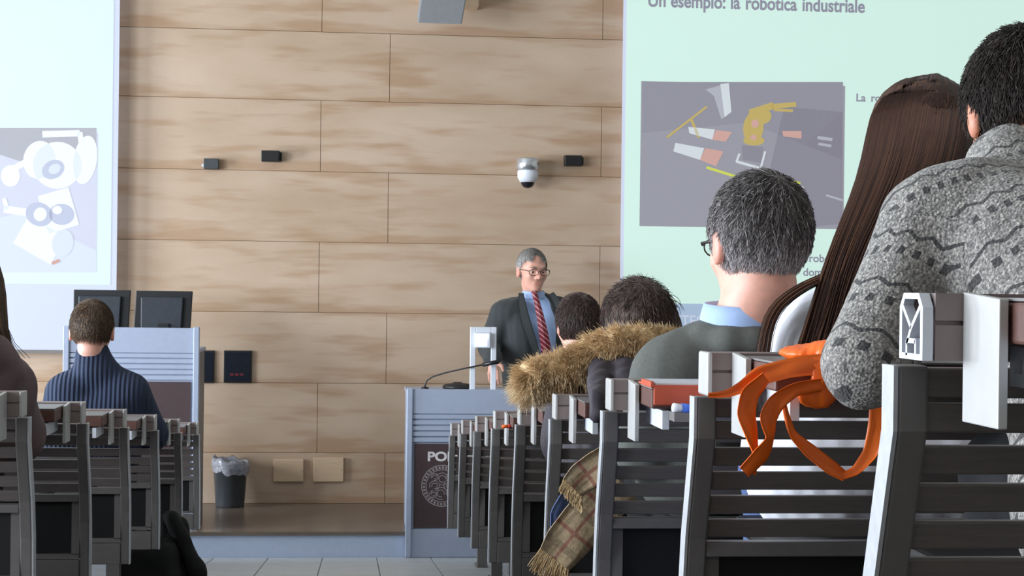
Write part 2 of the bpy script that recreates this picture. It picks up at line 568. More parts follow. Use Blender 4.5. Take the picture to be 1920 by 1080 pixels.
# front wall: staggered birch panels with recessed joints
wf = box('wall_front', M['joint'], None, XL, XR, YW, YW + 0.2, -0.3, ZC)
tag(wf, 'front wall of stained pale birch panels in staggered courses', kind='structure')
ZJ = [STAGE_Z, 0.458, 0.892, 1.333, 1.772, 2.211, 2.655, 3.082, 3.52, 3.96, 4.40, 4.84, ZC]
for r in range(len(ZJ) - 1):
    z0, z1 = ZJ[r] + 0.0016, ZJ[r + 1] - 0.0016
    x = (0.19 if r % 2 == 0 else -0.235) - 1.768 * 4
    while x < XR:
        a, b = max(x, XL) + 0.0016, min(x + 1.768, XR) - 0.0016
        if b - a > 0.05:
            dy = random.uniform(0, 0.0015)
            y0 = YW - 0.012 - dy
            vs = [(a, YW, z0), (b, YW, z0), (b, YW, z1), (a, YW, z1), (a, y0, z0), (b, y0, z0), (b, y0, z1), (a, y0, z1)]
            me = bpy.data.meshes.new('panel')
            me.from_pydata(vs, [], [(4, 5, 6, 7), (0, 4, 7, 3), (1, 2, 6, 5), (3, 7, 6, 2), (0, 1, 5, 4)])
            uvl = me.uv_layers.new(name='uv')
            for lp in me.loops:
                c = vs[lp.vertex_index]
                uvl.data[lp.index].uv = (c[0] - a, c[2] - z0)
            at_ = me.attributes.new('panel_w', 'FLOAT', 'POINT')
            at_.data.foreach_set('value', [b - a] * 8)
            link('panel', me, M['panel'], wf)
        x += 1.768

# stage
st = empty('floor_stage', (0, STAGE_Y, 0))
tag(st, 'low stage platform with dark polished deck and pale riser', kind='structure')
box('deck', M['deck'], st, XL, XR, STAGE_Y - 0.012, YW, STAGE_Z - 0.02, STAGE_Z)
box('riser', M['riser'], st, XL, XR, STAGE_Y, YW, -0.02, STAGE_Z - 0.02)

# ------------------------------------------------------------------ projection screens
SC = dict(mint=slide('slide_mint', (206, 234, 224)), pale=slide('slide_pale', (222, 241, 241), 0.86), lav=slide('slide_margin', (212, 220, 242), 0.86),
          band=slide('slide_band', (164, 184, 208)), photo=slide('slide_photo', (150, 150, 160)), photo2=slide('slide_photo_dark', (143, 143, 154)),
          photo3=slide('slide_photo_dim', (138, 136, 148)), yellow=slide('slide_yellow', (188, 168, 104)), lime=slide('slide_lime', (200, 206, 96)), salmon=slide('slide_salmon', (200, 160, 152)),
          offw=slide('slide_white', (204, 211, 216)), grey=slide('slide_text', (140, 140, 156)), lilac=slide('slide_lilac', (200, 204, 222)),
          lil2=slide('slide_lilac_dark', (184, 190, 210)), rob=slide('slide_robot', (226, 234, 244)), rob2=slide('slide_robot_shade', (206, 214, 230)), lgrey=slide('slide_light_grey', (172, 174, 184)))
YS = YW - 0.11                                   # both screens hang a hand's breadth off the wall


def pq(px, py, k=0):
    p = at(px, py, YS)
    return (p.x, YS - 0.004 - 0.0012 * k, p.z)


def rect(name, m, parent, x0, y0, x1, y1, k):
    a, b = pq(x0, y0, k), pq(x1, y1, k)
    return flat(name, m, parent, [(a[0], a[1], b[2]), (b[0], a[1], b[2]), (b[0], a[1], a[2]), (a[0], a[1], a[2])])


def poly(name, m, parent, pts, k):
    return flat(name, m, parent, [pq(x, y, k) for x, y in pts])


def ell(name, m, parent, cx, cy, rx, ry, k, rot=0.0, n=24):
    c, s = math.cos(rot), math.sin(rot)
    return poly(name, m, parent, [(cx + rx * math.cos(t) * c - ry * math.sin(t) * s, cy + rx * math.cos(t) * s + ry * math.sin(t) * c) for t in [2 * math.pi * i / n for i in range(n)]], k)


def bar(name, m, parent, x0, y0, x1, y1, wd, k):
    dx, dy = x1 - x0, y1 - y0
    L = math.hypot(dx, dy)
    nx, ny = -dy / L * wd / 2, dx / L * wd / 2
    return poly(name, m, parent, [(x0 + nx, y0 + ny), (x1 + nx, y1 + ny), (x1 - nx, y1 - ny), (x0 - nx, y0 - ny)], k)


xr = at(1166, 260, YS).x
rs = empty('projection_screen', (xr, YS, 0.9))
tag(rs, 'hanging projection screen showing a mint slide about industrial robotics', 'screen')
zb = at(1200, 700, YS).z
box('cloth', SC['lav'], rs, xr, xr + 3.3, YS, YS + 0.006, zb, 4.3)
box('bottom_bar', M['white'], rs, xr, xr + 3.3, YS - 0.012, YS + 0.018, zb - 0.03, zb)
box('casing', M['white'], rs, xr - 0.05, xr + 3.35, YS - 0.06, YW - 0.02, 4.3, 4.45)
a, b = pq(1172, 568, 0), pq(1900, 568, 0)
flat('slide_ground', SC['mint'], rs, [(xr + 0.02, a[1], a[2]), (xr + 3.28, a[1], a[2]), (xr + 3.28, a[1], 4.1), (xr + 0.02, a[1], 4.1)])
flat('slide_footer', SC['band'], rs, [(xr + 0.02, a[1], zb + 0.03), (xr + 3.28, a[1], zb + 0.03), (xr + 3.28, a[1], a[2]), (xr + 0.02, a[1], a[2])])
rect('photo', SC['photo'], rs, 1202, 152, 1581, 430, 1)
poly('photo_floor', SC['photo2'], rs, [(1204, 154), (1580, 154), (1580, 300), (1400, 230), (1204, 250)], 2)
poly('photo_shade', SC['photo3'], rs, [(1470, 200), (1579, 210), (1579, 420), (1520, 425), (1440, 330)], 2)
bar('robot_rail', SC['yellow'], rs, 1250, 258, 1325, 200, 4, 3)
bar('robot_rail', SC['yellow'], rs, 1296, 225, 1310, 258, 5, 3)
poly('cabinet', SC['lgrey'], rs, [(1322, 168), (1366, 156), (1371, 210), (1352, 224), (1338, 180)], 3)
poly('cabinet', SC['offw'], rs, [(1350, 158), (1366, 156), (1371, 210), (1358, 220)], 4)
poly('table', SC['offw'], rs, [(1290, 238), (1340, 243), (1335, 262), (1292, 250)], 3)
poly('table', SC['salmon'], rs, [(1342, 244), (1372, 248), (1360, 266), (1334, 262)], 3)
poly('table', SC['offw'], rs, [(1266, 268), (1320, 278), (1312, 300), (1262, 284)], 3)
poly('table', SC['salmon'], rs, [(1322, 278), (1356, 284), (1342, 312), (1312, 300)], 3)
for k, (x, y, rx, ry, ro) in enumerate([(1412, 240, 19, 30, 0.1), (1424, 218, 22, 16, 0.0), (1413, 264, 20, 9, 0)]):
    ell('robot_body', SC['yellow'], rs, x, y, rx, ry, 3 + k * 0.2, ro)
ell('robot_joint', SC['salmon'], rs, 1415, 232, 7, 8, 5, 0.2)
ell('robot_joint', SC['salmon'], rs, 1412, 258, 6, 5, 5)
bar('robot_cable', SC['yellow'], rs, 1398, 226, 1404, 262, 6, 5)
bar('robot_arm', SC['yellow'], rs, 1405, 212, 1450, 198, 13, 5)
bar('robot_arm', SC['yellow'], rs, 1445, 200, 1492, 196, 9, 5)
bar('robot_arm', SC['yellow'], rs, 1450, 206, 1486, 208, 5, 5)
poly('robot_base', SC['photo3'], rs, [(1390, 272), (1430, 276), (1428, 306), (1392, 300)], 4)
bar('floor_mark', SC['offw'], rs, 1380, 303, 1426, 316, 5, 5)
bar('floor_mark', SC['offw'], rs, 1426, 314, 1434, 284, 4, 5)
bar('floor_mark', SC['offw'], rs, 1380, 304, 1386, 288, 4, 5)
bar('floor_mark', SC['lime'], rs, 1324, 314, 1378, 331, 5, 5)
bar('floor_mark', SC['lime'], rs, 1428, 322, 1500, 344, 4, 5)
bar('floor_mark', SC['lgrey'], rs, 1452, 330, 1506, 352, 4, 5)
poly('crate', SC['salmon'], rs, [(1466, 246), (1502, 246), (1502, 260), (1468, 256)], 4)
bar('crate', SC['lgrey'], rs, 1532, 258, 1560, 262, 6, 4)
bar('crate', SC['lgrey'], rs, 1534, 270, 1558, 274, 5, 4)
bar('crate', SC['lgrey'], rs, 1548, 366, 1580, 376, 4, 4)
PXM = YS / FPX
a = at(1214, 12, YS)
tx = a.x
for wd_ in ('Un', 'esempio:', 'la', 'robotica', 'industriale'):
    o = text('slide_title_word', wd_, 0.118, (tx, YS - 0.006, a.z), SC['grey'], rs, bold=0.0028, sx=0.83)
    tx = max(v.co.x for v in o.data.vertices) + 0.032
a = at(1604, 190, YS)
text('slide_text', 'La', 0.07, (a.x, YS - 0.006, a.z), SC['grey'], rs, bold=0.0015)
text('slide_text', 'robotica', 0.07, (a.x + 0.098, YS - 0.006, a.z), SC['grey'], rs, bold=0.0015)
a = at(1516, 491, YS)
text('slide_text', 'robo', 0.07, (a.x, YS - 0.006, a.z), SC['grey'], rs, bold=0.0012)
a = at(1505, 517, YS)
text('slide_text', 'dom', 0.07, (a.x, YS - 0.006, a.z), SC['grey'], rs, bold=0.0012)
a = at(1225, 610, YS)
text('slide_footer_text', 'POLITECNICO', 0.095, (a.x, YS - 0.006, a.z), SC['lilac'], rs, sx=0.9)

xl = at(221, 300, YS).x
ls = empty('projection_screen', (xl, YS, 1.1))
tag(ls, 'hanging projection screen showing a pale slide with white robot arms', 'screen')
zb = at(200, 657, YS).z
box('cloth', SC['lav'], ls, xl - 3.3, xl, YS, YS + 0.006, zb, 4.3)
box('bottom_bar', M['frame'], ls, xl - 3.3, xl, YS - 0.008, YS + 0.014, zb - 0.02, zb)
box('casing', M['white'], ls, xl - 3.35, xl + 0.05, YS - 0.06, YW - 0.02, 4.3, 4.45)
a = pq(200, 534, 0)
flat('slide_ground', SC['pale'], ls, [(xl - 3.28, a[1], a[2]), (xl - 0.035, a[1], a[2]), (xl - 0.035, a[1], 4.1), (xl - 3.28, a[1], 4.1)])
rect('photo', SC['lilac'], ls, -260, 240, 181, 511, 1)
poly('photo_wall', SC['lgrey'], ls, [(-260, 240), (181, 240), (181, 300), (120, 330), (0, 290), (-260, 330)], 2)
poly('photo_table', SC['rob2'], ls, [(-260, 460), (40, 400), (181, 470), (181, 511), (-260, 511)], 2)
for (x, y, rx, ry, ro) in [(74, 300, 30, 36, 0.2), (108, 310, 46, 44, 0.0), (160, 300, 22, 46, 0.15), (20, 330, 18, 20, 0)]:
    ell('robot_arm', SC['rob'], ls, x, y, rx, ry, 3, ro)
for q in [(80, 252, 150, 250, 12), (150, 248, 156, 290, 10), (20, 320, 60, 298, 12), (8, 392, 60, 400, 14), (8, 372, 14, 392, 8), (100, 360, 120, 430, 60), (40, 430, 110, 470, 60)]:
    bar('robot_link', SC['rob'], ls, *q, 4)
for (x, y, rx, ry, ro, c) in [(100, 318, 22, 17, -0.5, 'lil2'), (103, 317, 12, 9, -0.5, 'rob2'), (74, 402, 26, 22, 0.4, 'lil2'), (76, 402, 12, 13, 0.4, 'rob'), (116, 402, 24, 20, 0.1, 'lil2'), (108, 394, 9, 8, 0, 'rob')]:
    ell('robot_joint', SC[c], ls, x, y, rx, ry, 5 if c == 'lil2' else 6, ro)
ell('robot_hand', SC['rob2'], ls, 118, 456, 20, 26, 5, 0.2)
bar('robot_tip', SC['salmon'], ls, 98, 494, 112, 488, 6, 6)


# ------------------------------------------------------------------ things on the wall and stage
def wall_box(name, x0, y0, x1, y1, depth, m):
    p, q = at(x0, y0, YW - depth), at(x1, y1, YW - depth)
    return p.x, q.x, YW - 0.012 - depth, YW - 0.012, q.z, p.z


for (px, lab) in (((490, 282, 524, 303), 'black box loudspeaker on the wall near the grey sensor box'), ((1059, 291, 1091, 311), 'black box loudspeaker on the wall beside the dome camera')):
    x0, x1, y0, y1, z0, z1 = wall_box('', *px, 0.07, None)
    e = tag(empty('wall_speaker', ((x0 + x1) / 2, y1, (z0 + z1) / 2)), lab, 'speaker')
    box('cabinet', M['blackp'], e, x0, x1, y0, y1, z0, z1, 0.004)
    box('grille', M['black'], e, x0 + 0.006, x1 - 0.006, y0 - 0.003, y0 + 0.002, z0 + 0.006, z1 - 0.006)
    box('wall_bracket', M['black'], e, x1 - 0.002, x1 + 0.012, y0 + 0.03, y1, z0 + 0.008, z1 - 0.008)
x0, x1, y0, y1, z0, z1 = wall_box('', 382, 297, 410, 317, 0.05, None)
e = tag(empty('sensor_box', ((x0 + x1) / 2, y1, z0)), 'small grey sensor box on the wall with a white plug', 'sensor')
box('housing', mat('slate_grey', (62, 66, 70), 0.5), e, x0, x1, y0, y1, z0, z1, 0.004)
MB().tube([(x0 - 0.012, y0 + 0.02, z0 + 0.022), (x0 + 0.004, y0 + 0.02, z0 + 0.022)], 0.010).build('plug', M['white'], e)

c = at(990, 300, YW - 0.11)
e = tag(empty('dome_camera', (c.x, YW, c.z)), 'silver dome security camera with smoked lens on the wall', 'camera')
zt = at(990, 297, YW - 0.11).z
cc = (c.x, YW - 0.11, zt)
MB().lathe([(0.001, 0), (0.066, 0), (0.072, -0.006), (0.072, -0.07), (0.066, -0.076), (0.001, -0.076)], cc).build('collar', M['chrome'], e, True)
MB().lathe([(0.062, -0.076), (0.066, -0.09), (0.064, -0.12), (0.050, -0.150), (0.001, -0.152)], cc).build('shell', M['white'], e, True)
MB().lathe([(0.044, -0.140), (0.042, -0.160), (0.030, -0.178), (0.012, -0.186), (0.0005, -0.187)], cc).build('lens_dome', M['smoke'], e, True)
MB().box(c.x - 0.03, c.x + 0.03, YW - 0.06, YW - 0.012, zt - 0.06, zt - 0.012).build('bracket', M['chrome'], e, bevel=0.006)

# grey loudspeaker tipped forward high on the wall
p = [at(783, 43, 9.72), at(866, 46, 9.72), at(884, -60, 9.86), at(797, -60, 9.86)]
e = tag(empty('wall_loudspeaker', (p[0].x, YW, 3.3)), 'large grey loudspeaker tipped forward on a tan wall box', 'speaker')
bk = [v + Vector((0.0, 0.14, 0.05)) for v in p]
MB().add([tuple(v) for v in p + bk], [(0, 1, 2, 3), (4, 7, 6, 5), (0, 4, 5, 1), (1, 5, 6, 2), (2, 6, 7, 3), (3, 7, 4, 0)]).build('cabinet', M['greyp'], e, bevel=0.008)
x0, x1 = at(800, 14, YW - 0.1).x, at(897, 14, YW - 0.1).x
box('mounting_box', M['tan'], e, x0, x1, YW - 0.14, YW - 0.012, at(890, 15, YW - 0.1).z, 3.65, 0.004)

for (px, lab) in (((386, 657, 402, 718), 'black wall plate half hidden beside the monitor podium'), ((420, 657, 472, 718), 'square black wall plate with faint red readout')):
    x0, x1, y0, y1, z0, z1 = wall_box('', *px, 0.015, None)
    if x1 - x0 < 0.1:
        x0 = x1 - 0.17
    e = tag(empty('wall_plate', ((x0 + x1) / 2, y1, z0)), lab, 'wall plate')
    box('frame', M['blackp'], e, x0, x1, y0, y1, z0, z1, 0.003)
    box('glass_face', mat('dark_glass', (30, 36, 46), 0.15), e, x0 + 0.012, x1 - 0.012, y0 - 0.002, y0 + 0.002, z0 + 0.012, z1 - 0.012)
    if 'red' in lab:
        for i in range(3):
            box('readout', mat('faint_red', (110, 40, 50), 0.4), e, x0 + 0.04 + 0.03 * i, x0 + 0.062 + 0.03 * i, y0 - 0.003, y0, z0 + 0.045, z0 + 0.06)
for (px, lab) in (((513, 861, 569, 903), 'tan cover plate low on the wall, the one nearer the bin'), ((588, 858, 644, 903), 'tan cover plate low on the wall, the one farther from the bin')):
    x0, x1, y0, y1, z0, z1 = wall_box('', *px, 0.02, None)
    e = tag(empty('cover_plate', ((x0 + x1) / 2, y1, z0)), lab, 'cover plate')
    box('plate', M['tan'], e, x0, x1, y0, y1, z0, z1, 0.003)
    for sx in (x0 + 0.012, x1 - 0.012):
        MB().tube([(sx, y0 - 0.002, (z0 + z1) / 2), (sx, y0 + 0.004, (z0 + z1) / 2)], 0.004).build('screw', M['chrome'], e)

# waste bin
bc = at(431, 948, 10.03)
e = tag(empty('waste_bin', (bc.x, 10.03, STAGE_Z)), 'dark grey waste bin with a crumpled grey liner on the stage', 'bin')
MB().lathe([(0.0005, 0.0), (0.085, 0.0), (0.088, 0.01), (0.104, 0.25), (0.108, 0.252), (0.108, 0.262), (0.100, 0.262), (0.082, 0.02), (0.0005, 0.018)], (bc.x, 10.03, STAGE_Z)).build('body', M['bin'], e, True)
n = 40
vs, fs = [], []
for i, (r, z) in enumerate([(0.106, 0.205), (0.112, 0.235), (0.114, 0.268), (0.109, 0.292), (0.098, 0.285), (0.092, 0.24)]):
    for k in range(n):
        t = 2 * math.pi * k / n
        j = 0.004 * math.sin(7 * t + i) + 0.003 * math.sin(13 * t + 2 * i)
        tilt = -0.012 * math.cos(t) + 0.006 * math.sin(5 * t) + 0.006 * math.sin(9 * t + 1)
        vs.append((bc.x + (r + j) * math.cos(t), 10.03 + (r + j) * math.sin(t), STAGE_Z + z + tilt))
for i in range(5):
    for k in range(n):
        fs.append((i * n + k, i * n + (k + 1) % n, (i + 1) * n + (k + 1) % n, (i + 1) * n + k))
MB().add(vs, fs).build('liner', M['bag'], e, True)


# ------------------------------------------------------------------ podium and lectern
def podium_front(e, x0, x1, yf, z_bot, z_top, fascia, slat_end, panel_bot):
    """posts, fascia, louvres, framed dark panel and plinth of a podium's front"""
    for a in (x0, x1 - 0.032):
        box('post', M['podium'], e, a, a + 0.032, yf - 0.012, yf + 0.03, z_bot, z_top + 0.006, 0.004)
    xa, xb = x0 + 0.032, x1 - 0.032
    box('fascia', M['podium'], e, xa, xb, yf, yf + 0.025, fascia, z_top)
    box('backing', M['podium'], e, xa, xb, yf + 0.014, yf + 0.025, slat_end, fascia)
    n = 5
    h = (fascia - slat_end) / n
    for i in range(n):
        box('louvre', M['podium'], e, xa, xb, yf, yf + 0.016, slat_end + h * i + 0.003, slat_end + h * (i + 1) - 0.005, 0.001)
    pt = slat_end - 0.008
    box('panel_frame', M['podium'], e, xa, xb, yf + 0.012, yf + 0.025, panel_bot - 0.014, slat_end)
    box('front_panel', M['brown'], e, xa + 0.012, xb - 0.012, yf + 0.004, yf + 0.014, panel_bot, pt)
    box('plinth', M['podium'], e, xa, xb, yf, yf + 0.025, z_bot, panel_bot - 0.006)
    return xa + 0.012, xb - 0.012, pt


LX0, LX1 = 0.284, 1.04
YF = STAGE_Y - 0.045
e = tag(empty('lectern', ((LX0 + LX1) / 2, STAGE_Y - 0.02, 0)), 'pale metal lectern with dark emblem panel at the stage edge', 'lectern')
xa, xb, pt = podium_front(e, LX0, LX1, YF, 0.006, 0.934, 0.80, 0.64, 0.168)
box('body', M['podium'], e, LX0 + 0.006, LX1 - 0.006, YF + 0.026, YF + 0.50, STAGE_Z, 0.90)
box('top', M['podium'], e, LX0, LX1, YF + 0.026, YF + 0.52, 0.90, 0.918, 0.003)
a = at(801, 864, YF)
text('lettering', 'POLITECNICO', 0.070, (a.x, YF + 0.0038, a.z), M['letter'], e, bold=0.0025, sx=1.18)
ec = at(829, 911, YF)
ES = 0.70
em = MB()


def ring(r0, r1, n=48, a0=0, a1=2 * math.pi):
    vs = []
    for i in range(n + 1):
        t = a0 + (a1 - a0) * i / n
        for r in (r0 * ES, r1 * ES):
            vs.append((ec.x + r * math.cos(t), YF + 0.0025, ec.z + r * math.sin(t)))
    em.add(vs, [(2 * i, 2 * i + 2, 2 * i + 3, 2 * i + 1) for i in range(n)])


ring(0.158, 0.166)
ring(0.124, 0.130)
for k in range(34):
    t = 2 * math.pi * k / 34
    ring(0.134, 0.154, 2, t, t + 0.11)
for (dx, dz, r) in ((0, 0.055, 0.05), (-0.06, 0.0, 0.042), (0.055, 0.005, 0.044), (-0.01, -0.06, 0.052), (0.06, -0.06, 0.03), (-0.07, -0.065, 0.03), (-0.06, 0.07, 0.03), (0.06, 0.07, 0.032)):
    for q in (1.0, 0.6):
        n = 14
        vs = []
        for i in range(n + 1):
            t = 2 * math.pi * i / n * 0.85 + dx * 30
            for rr in (r * q, r * q - 0.006):
                vs.append((ec.x + ES * (dx + rr * math.cos(t)), YF + 0.0025, ec.z + ES * (dz + rr * math.sin(t))))
        em.add(vs, [(2 * i, 2 * i + 2, 2 * i + 3, 2 * i + 1) for i in range(n)])
em.build('emblem', M['etch'], e)

g0 = at(797, 727, 9.2)
e = tag(empty('gooseneck_microphone', (g0.x, 9.2, 0.918)), 'thin black gooseneck microphone bending over the lectern top', 'microphone')
pts = [Vector((g0.x, 9.2, 0.93))] + [at(x, y, 9.2 - 0.00102 * (x - 797)) for x, y in ((797, 722), (801, 713), (812, 706), (835, 699), (870, 691), (905, 684))]
MB().tube(pts, 0.0045, 8).build('neck', M['mic'], e, True)
MB().tube([pts[-1], at(935, 678, 9.06)], 0.012, 10).build('capsule', M['mic'], e, True)
MB().lathe([(0.0005, 0), (0.022, 0), (0.022, 0.01), (0.008, 0.016), (0.0005, 0.016)], (g0.x, 9.2, 0.918)).build('base', M['mic'], e, True)
dc = at(858, 727, 9.3)
e = tag(empty('conference_phone', (dc.x, 9.3, 0.918)), 'low black rounded speaker pad lying on the lectern top', 'pad')
MB().lathe([(0.0005, 0), (0.085, 0), (0.088, 0.012), (0.075, 0.026), (0.03, 0.032), (0.0005, 0.032)], (dc.x, 9.3, 0.918)).build('shell', M['blackp'], e, True)
MB().lathe([(0.03, 0.0315), (0.026, 0.036), (0.0005, 0.037)], (dc.x, 9.3, 0.918)).build('grille', M['black'], e, True)

e = tag(empty('document_camera', (at(906, 730, 9.14).x, 9.14, 0.918)), 'white upright frame with a lit lamp head on the lectern', 'lamp')
pa, pb = at(882, 613, 9.14), at(931, 613, 9.14)
for a in (pa.x, pb.x - 0.03):
    box('upright', M['white'], e, a, a + 0.03, 9.13, 9.16, 0.918, pa.z, 0.003)
box('crossbar', M['white'], e, pa.x + 0.03, pb.x - 0.03, 9.13, 9.16, pa.z - 0.032, pa.z, 0.003)
hx0, hx1 = at(892, 640, 9.12).x, at(919, 640, 9.12).x
lh = box('lamp_head', M['white'], e, hx0 - 0.004, hx1, 9.10, 9.135, at(900, 652, 9.12).z, at(900, 624, 9.12).z, 0.004)
box('light_strip', M['lamp'], lh, hx0 + 0.004, hx1 - 0.012, 9.096, 9.102, at(900, 635, 9.1).z, at(900, 627, 9.1).z)
box('light_strip', M['lamp'], lh, hx0 + 0.002, hx1 - 0.02, 9.096, 9.102, at(900, 648, 9.1).z, at(900, 638, 9.1).z)

PX0, PX1, PYF = -1.602, -0.864, 9.1
e = tag(empty('podium', ((PX0 + PX1) / 2, PYF, STAGE_Z)), 'tall pale metal podium carrying two black monitors', 'podium')
podium_front(e, PX0, PX1, PYF, STAGE_Z, 1.256, 1.118, 0.965, 0.26)
box('body', M['frame'], e, PX0 + 0.006, PX1 - 0.006, PYF + 0.026, PYF + 0.38, STAGE_Z, 1.12)
box('work_top', M['podium'], e, PX0, PX1, PYF + 0.026, PYF + 0.40, 1.12, 1.14, 0.003)
for (q, yaw, lab) in (((138, 543, 245), 3, 'black monitor on the podium, behind the head of the man in navy'), ((255, 545, 361), -6, 'black monitor on the podium, the one beside the bare wood wall')):
    a, b = at(q[0], q[1], PYF + 0.25), at(q[2], q[1], PYF + 0.25)
    wdt, cx = b.x - a.x, (a.x + b.x) / 2
    e = tag(empty('monitor', (cx, PYF + 0.25, 1.14)), lab, 'monitor')
    zt, zm = a.z, a.z - 0.245
    yy = PYF + 0.25
    back = MB().prism([(cx - wdt / 2, zt), (cx + wdt / 2, zt), (cx + wdt / 2 - 0.012, zm), (cx - wdt / 2 + (0.0 if yaw > 0 else -0.012), zm)], 1, yy, yy + 0.03).build('shell', M['blackp'], e, bevel=0.004)
    MB().prism([(cx - wdt / 2 + 0.03, zt - 0.035), (cx + wdt / 2 - 0.05, zt - 0.035), (cx + wdt / 2 - 0.06, zm + 0.02), (cx - wdt / 2 + 0.03, zm + 0.02)], 1, yy - 0.02, yy).build('back_cover', mat('dark_slate_plastic', (44, 50, 58), 0.5), e, bevel=0.006)
    box('display', M['smoke'], e, cx - wdt / 2 + 0.015, cx + wdt / 2 - 0.025, yy + 0.029, yy + 0.032, zm + 0.02, zt - 0.015)
    box('stand', M['blackp'], e, cx - 0.03, cx + 0.03, yy - 0.035, yy - 0.005, 1.15, zm + 0.06)
    box('foot', M['blackp'], e, cx - 0.09, cx + 0.09, yy - 0.08, yy + 0.08, 1.14, 1.152, 0.003)

# ------------------------------------------------------------------ benches
BAY, NBAY = 0.60, 4
# back profile (y, z) of a bench end, measured from the top of its desk rail; far edge, the near edge is 32 mm closer
PROF = [(0.037, -0.064), (0.037, -0.122), (0.062, -0.195), (0.088, -0.27), (0.105, -0.36), (0.110, -0.45), (0.110, -0.54)]


def prof_y(z):
    zs_ = [p[1] for p in PROF][::-1]
    ys_ = [p[0] for p in PROF][::-1]
    return float(np.interp(z, zs_, ys_))


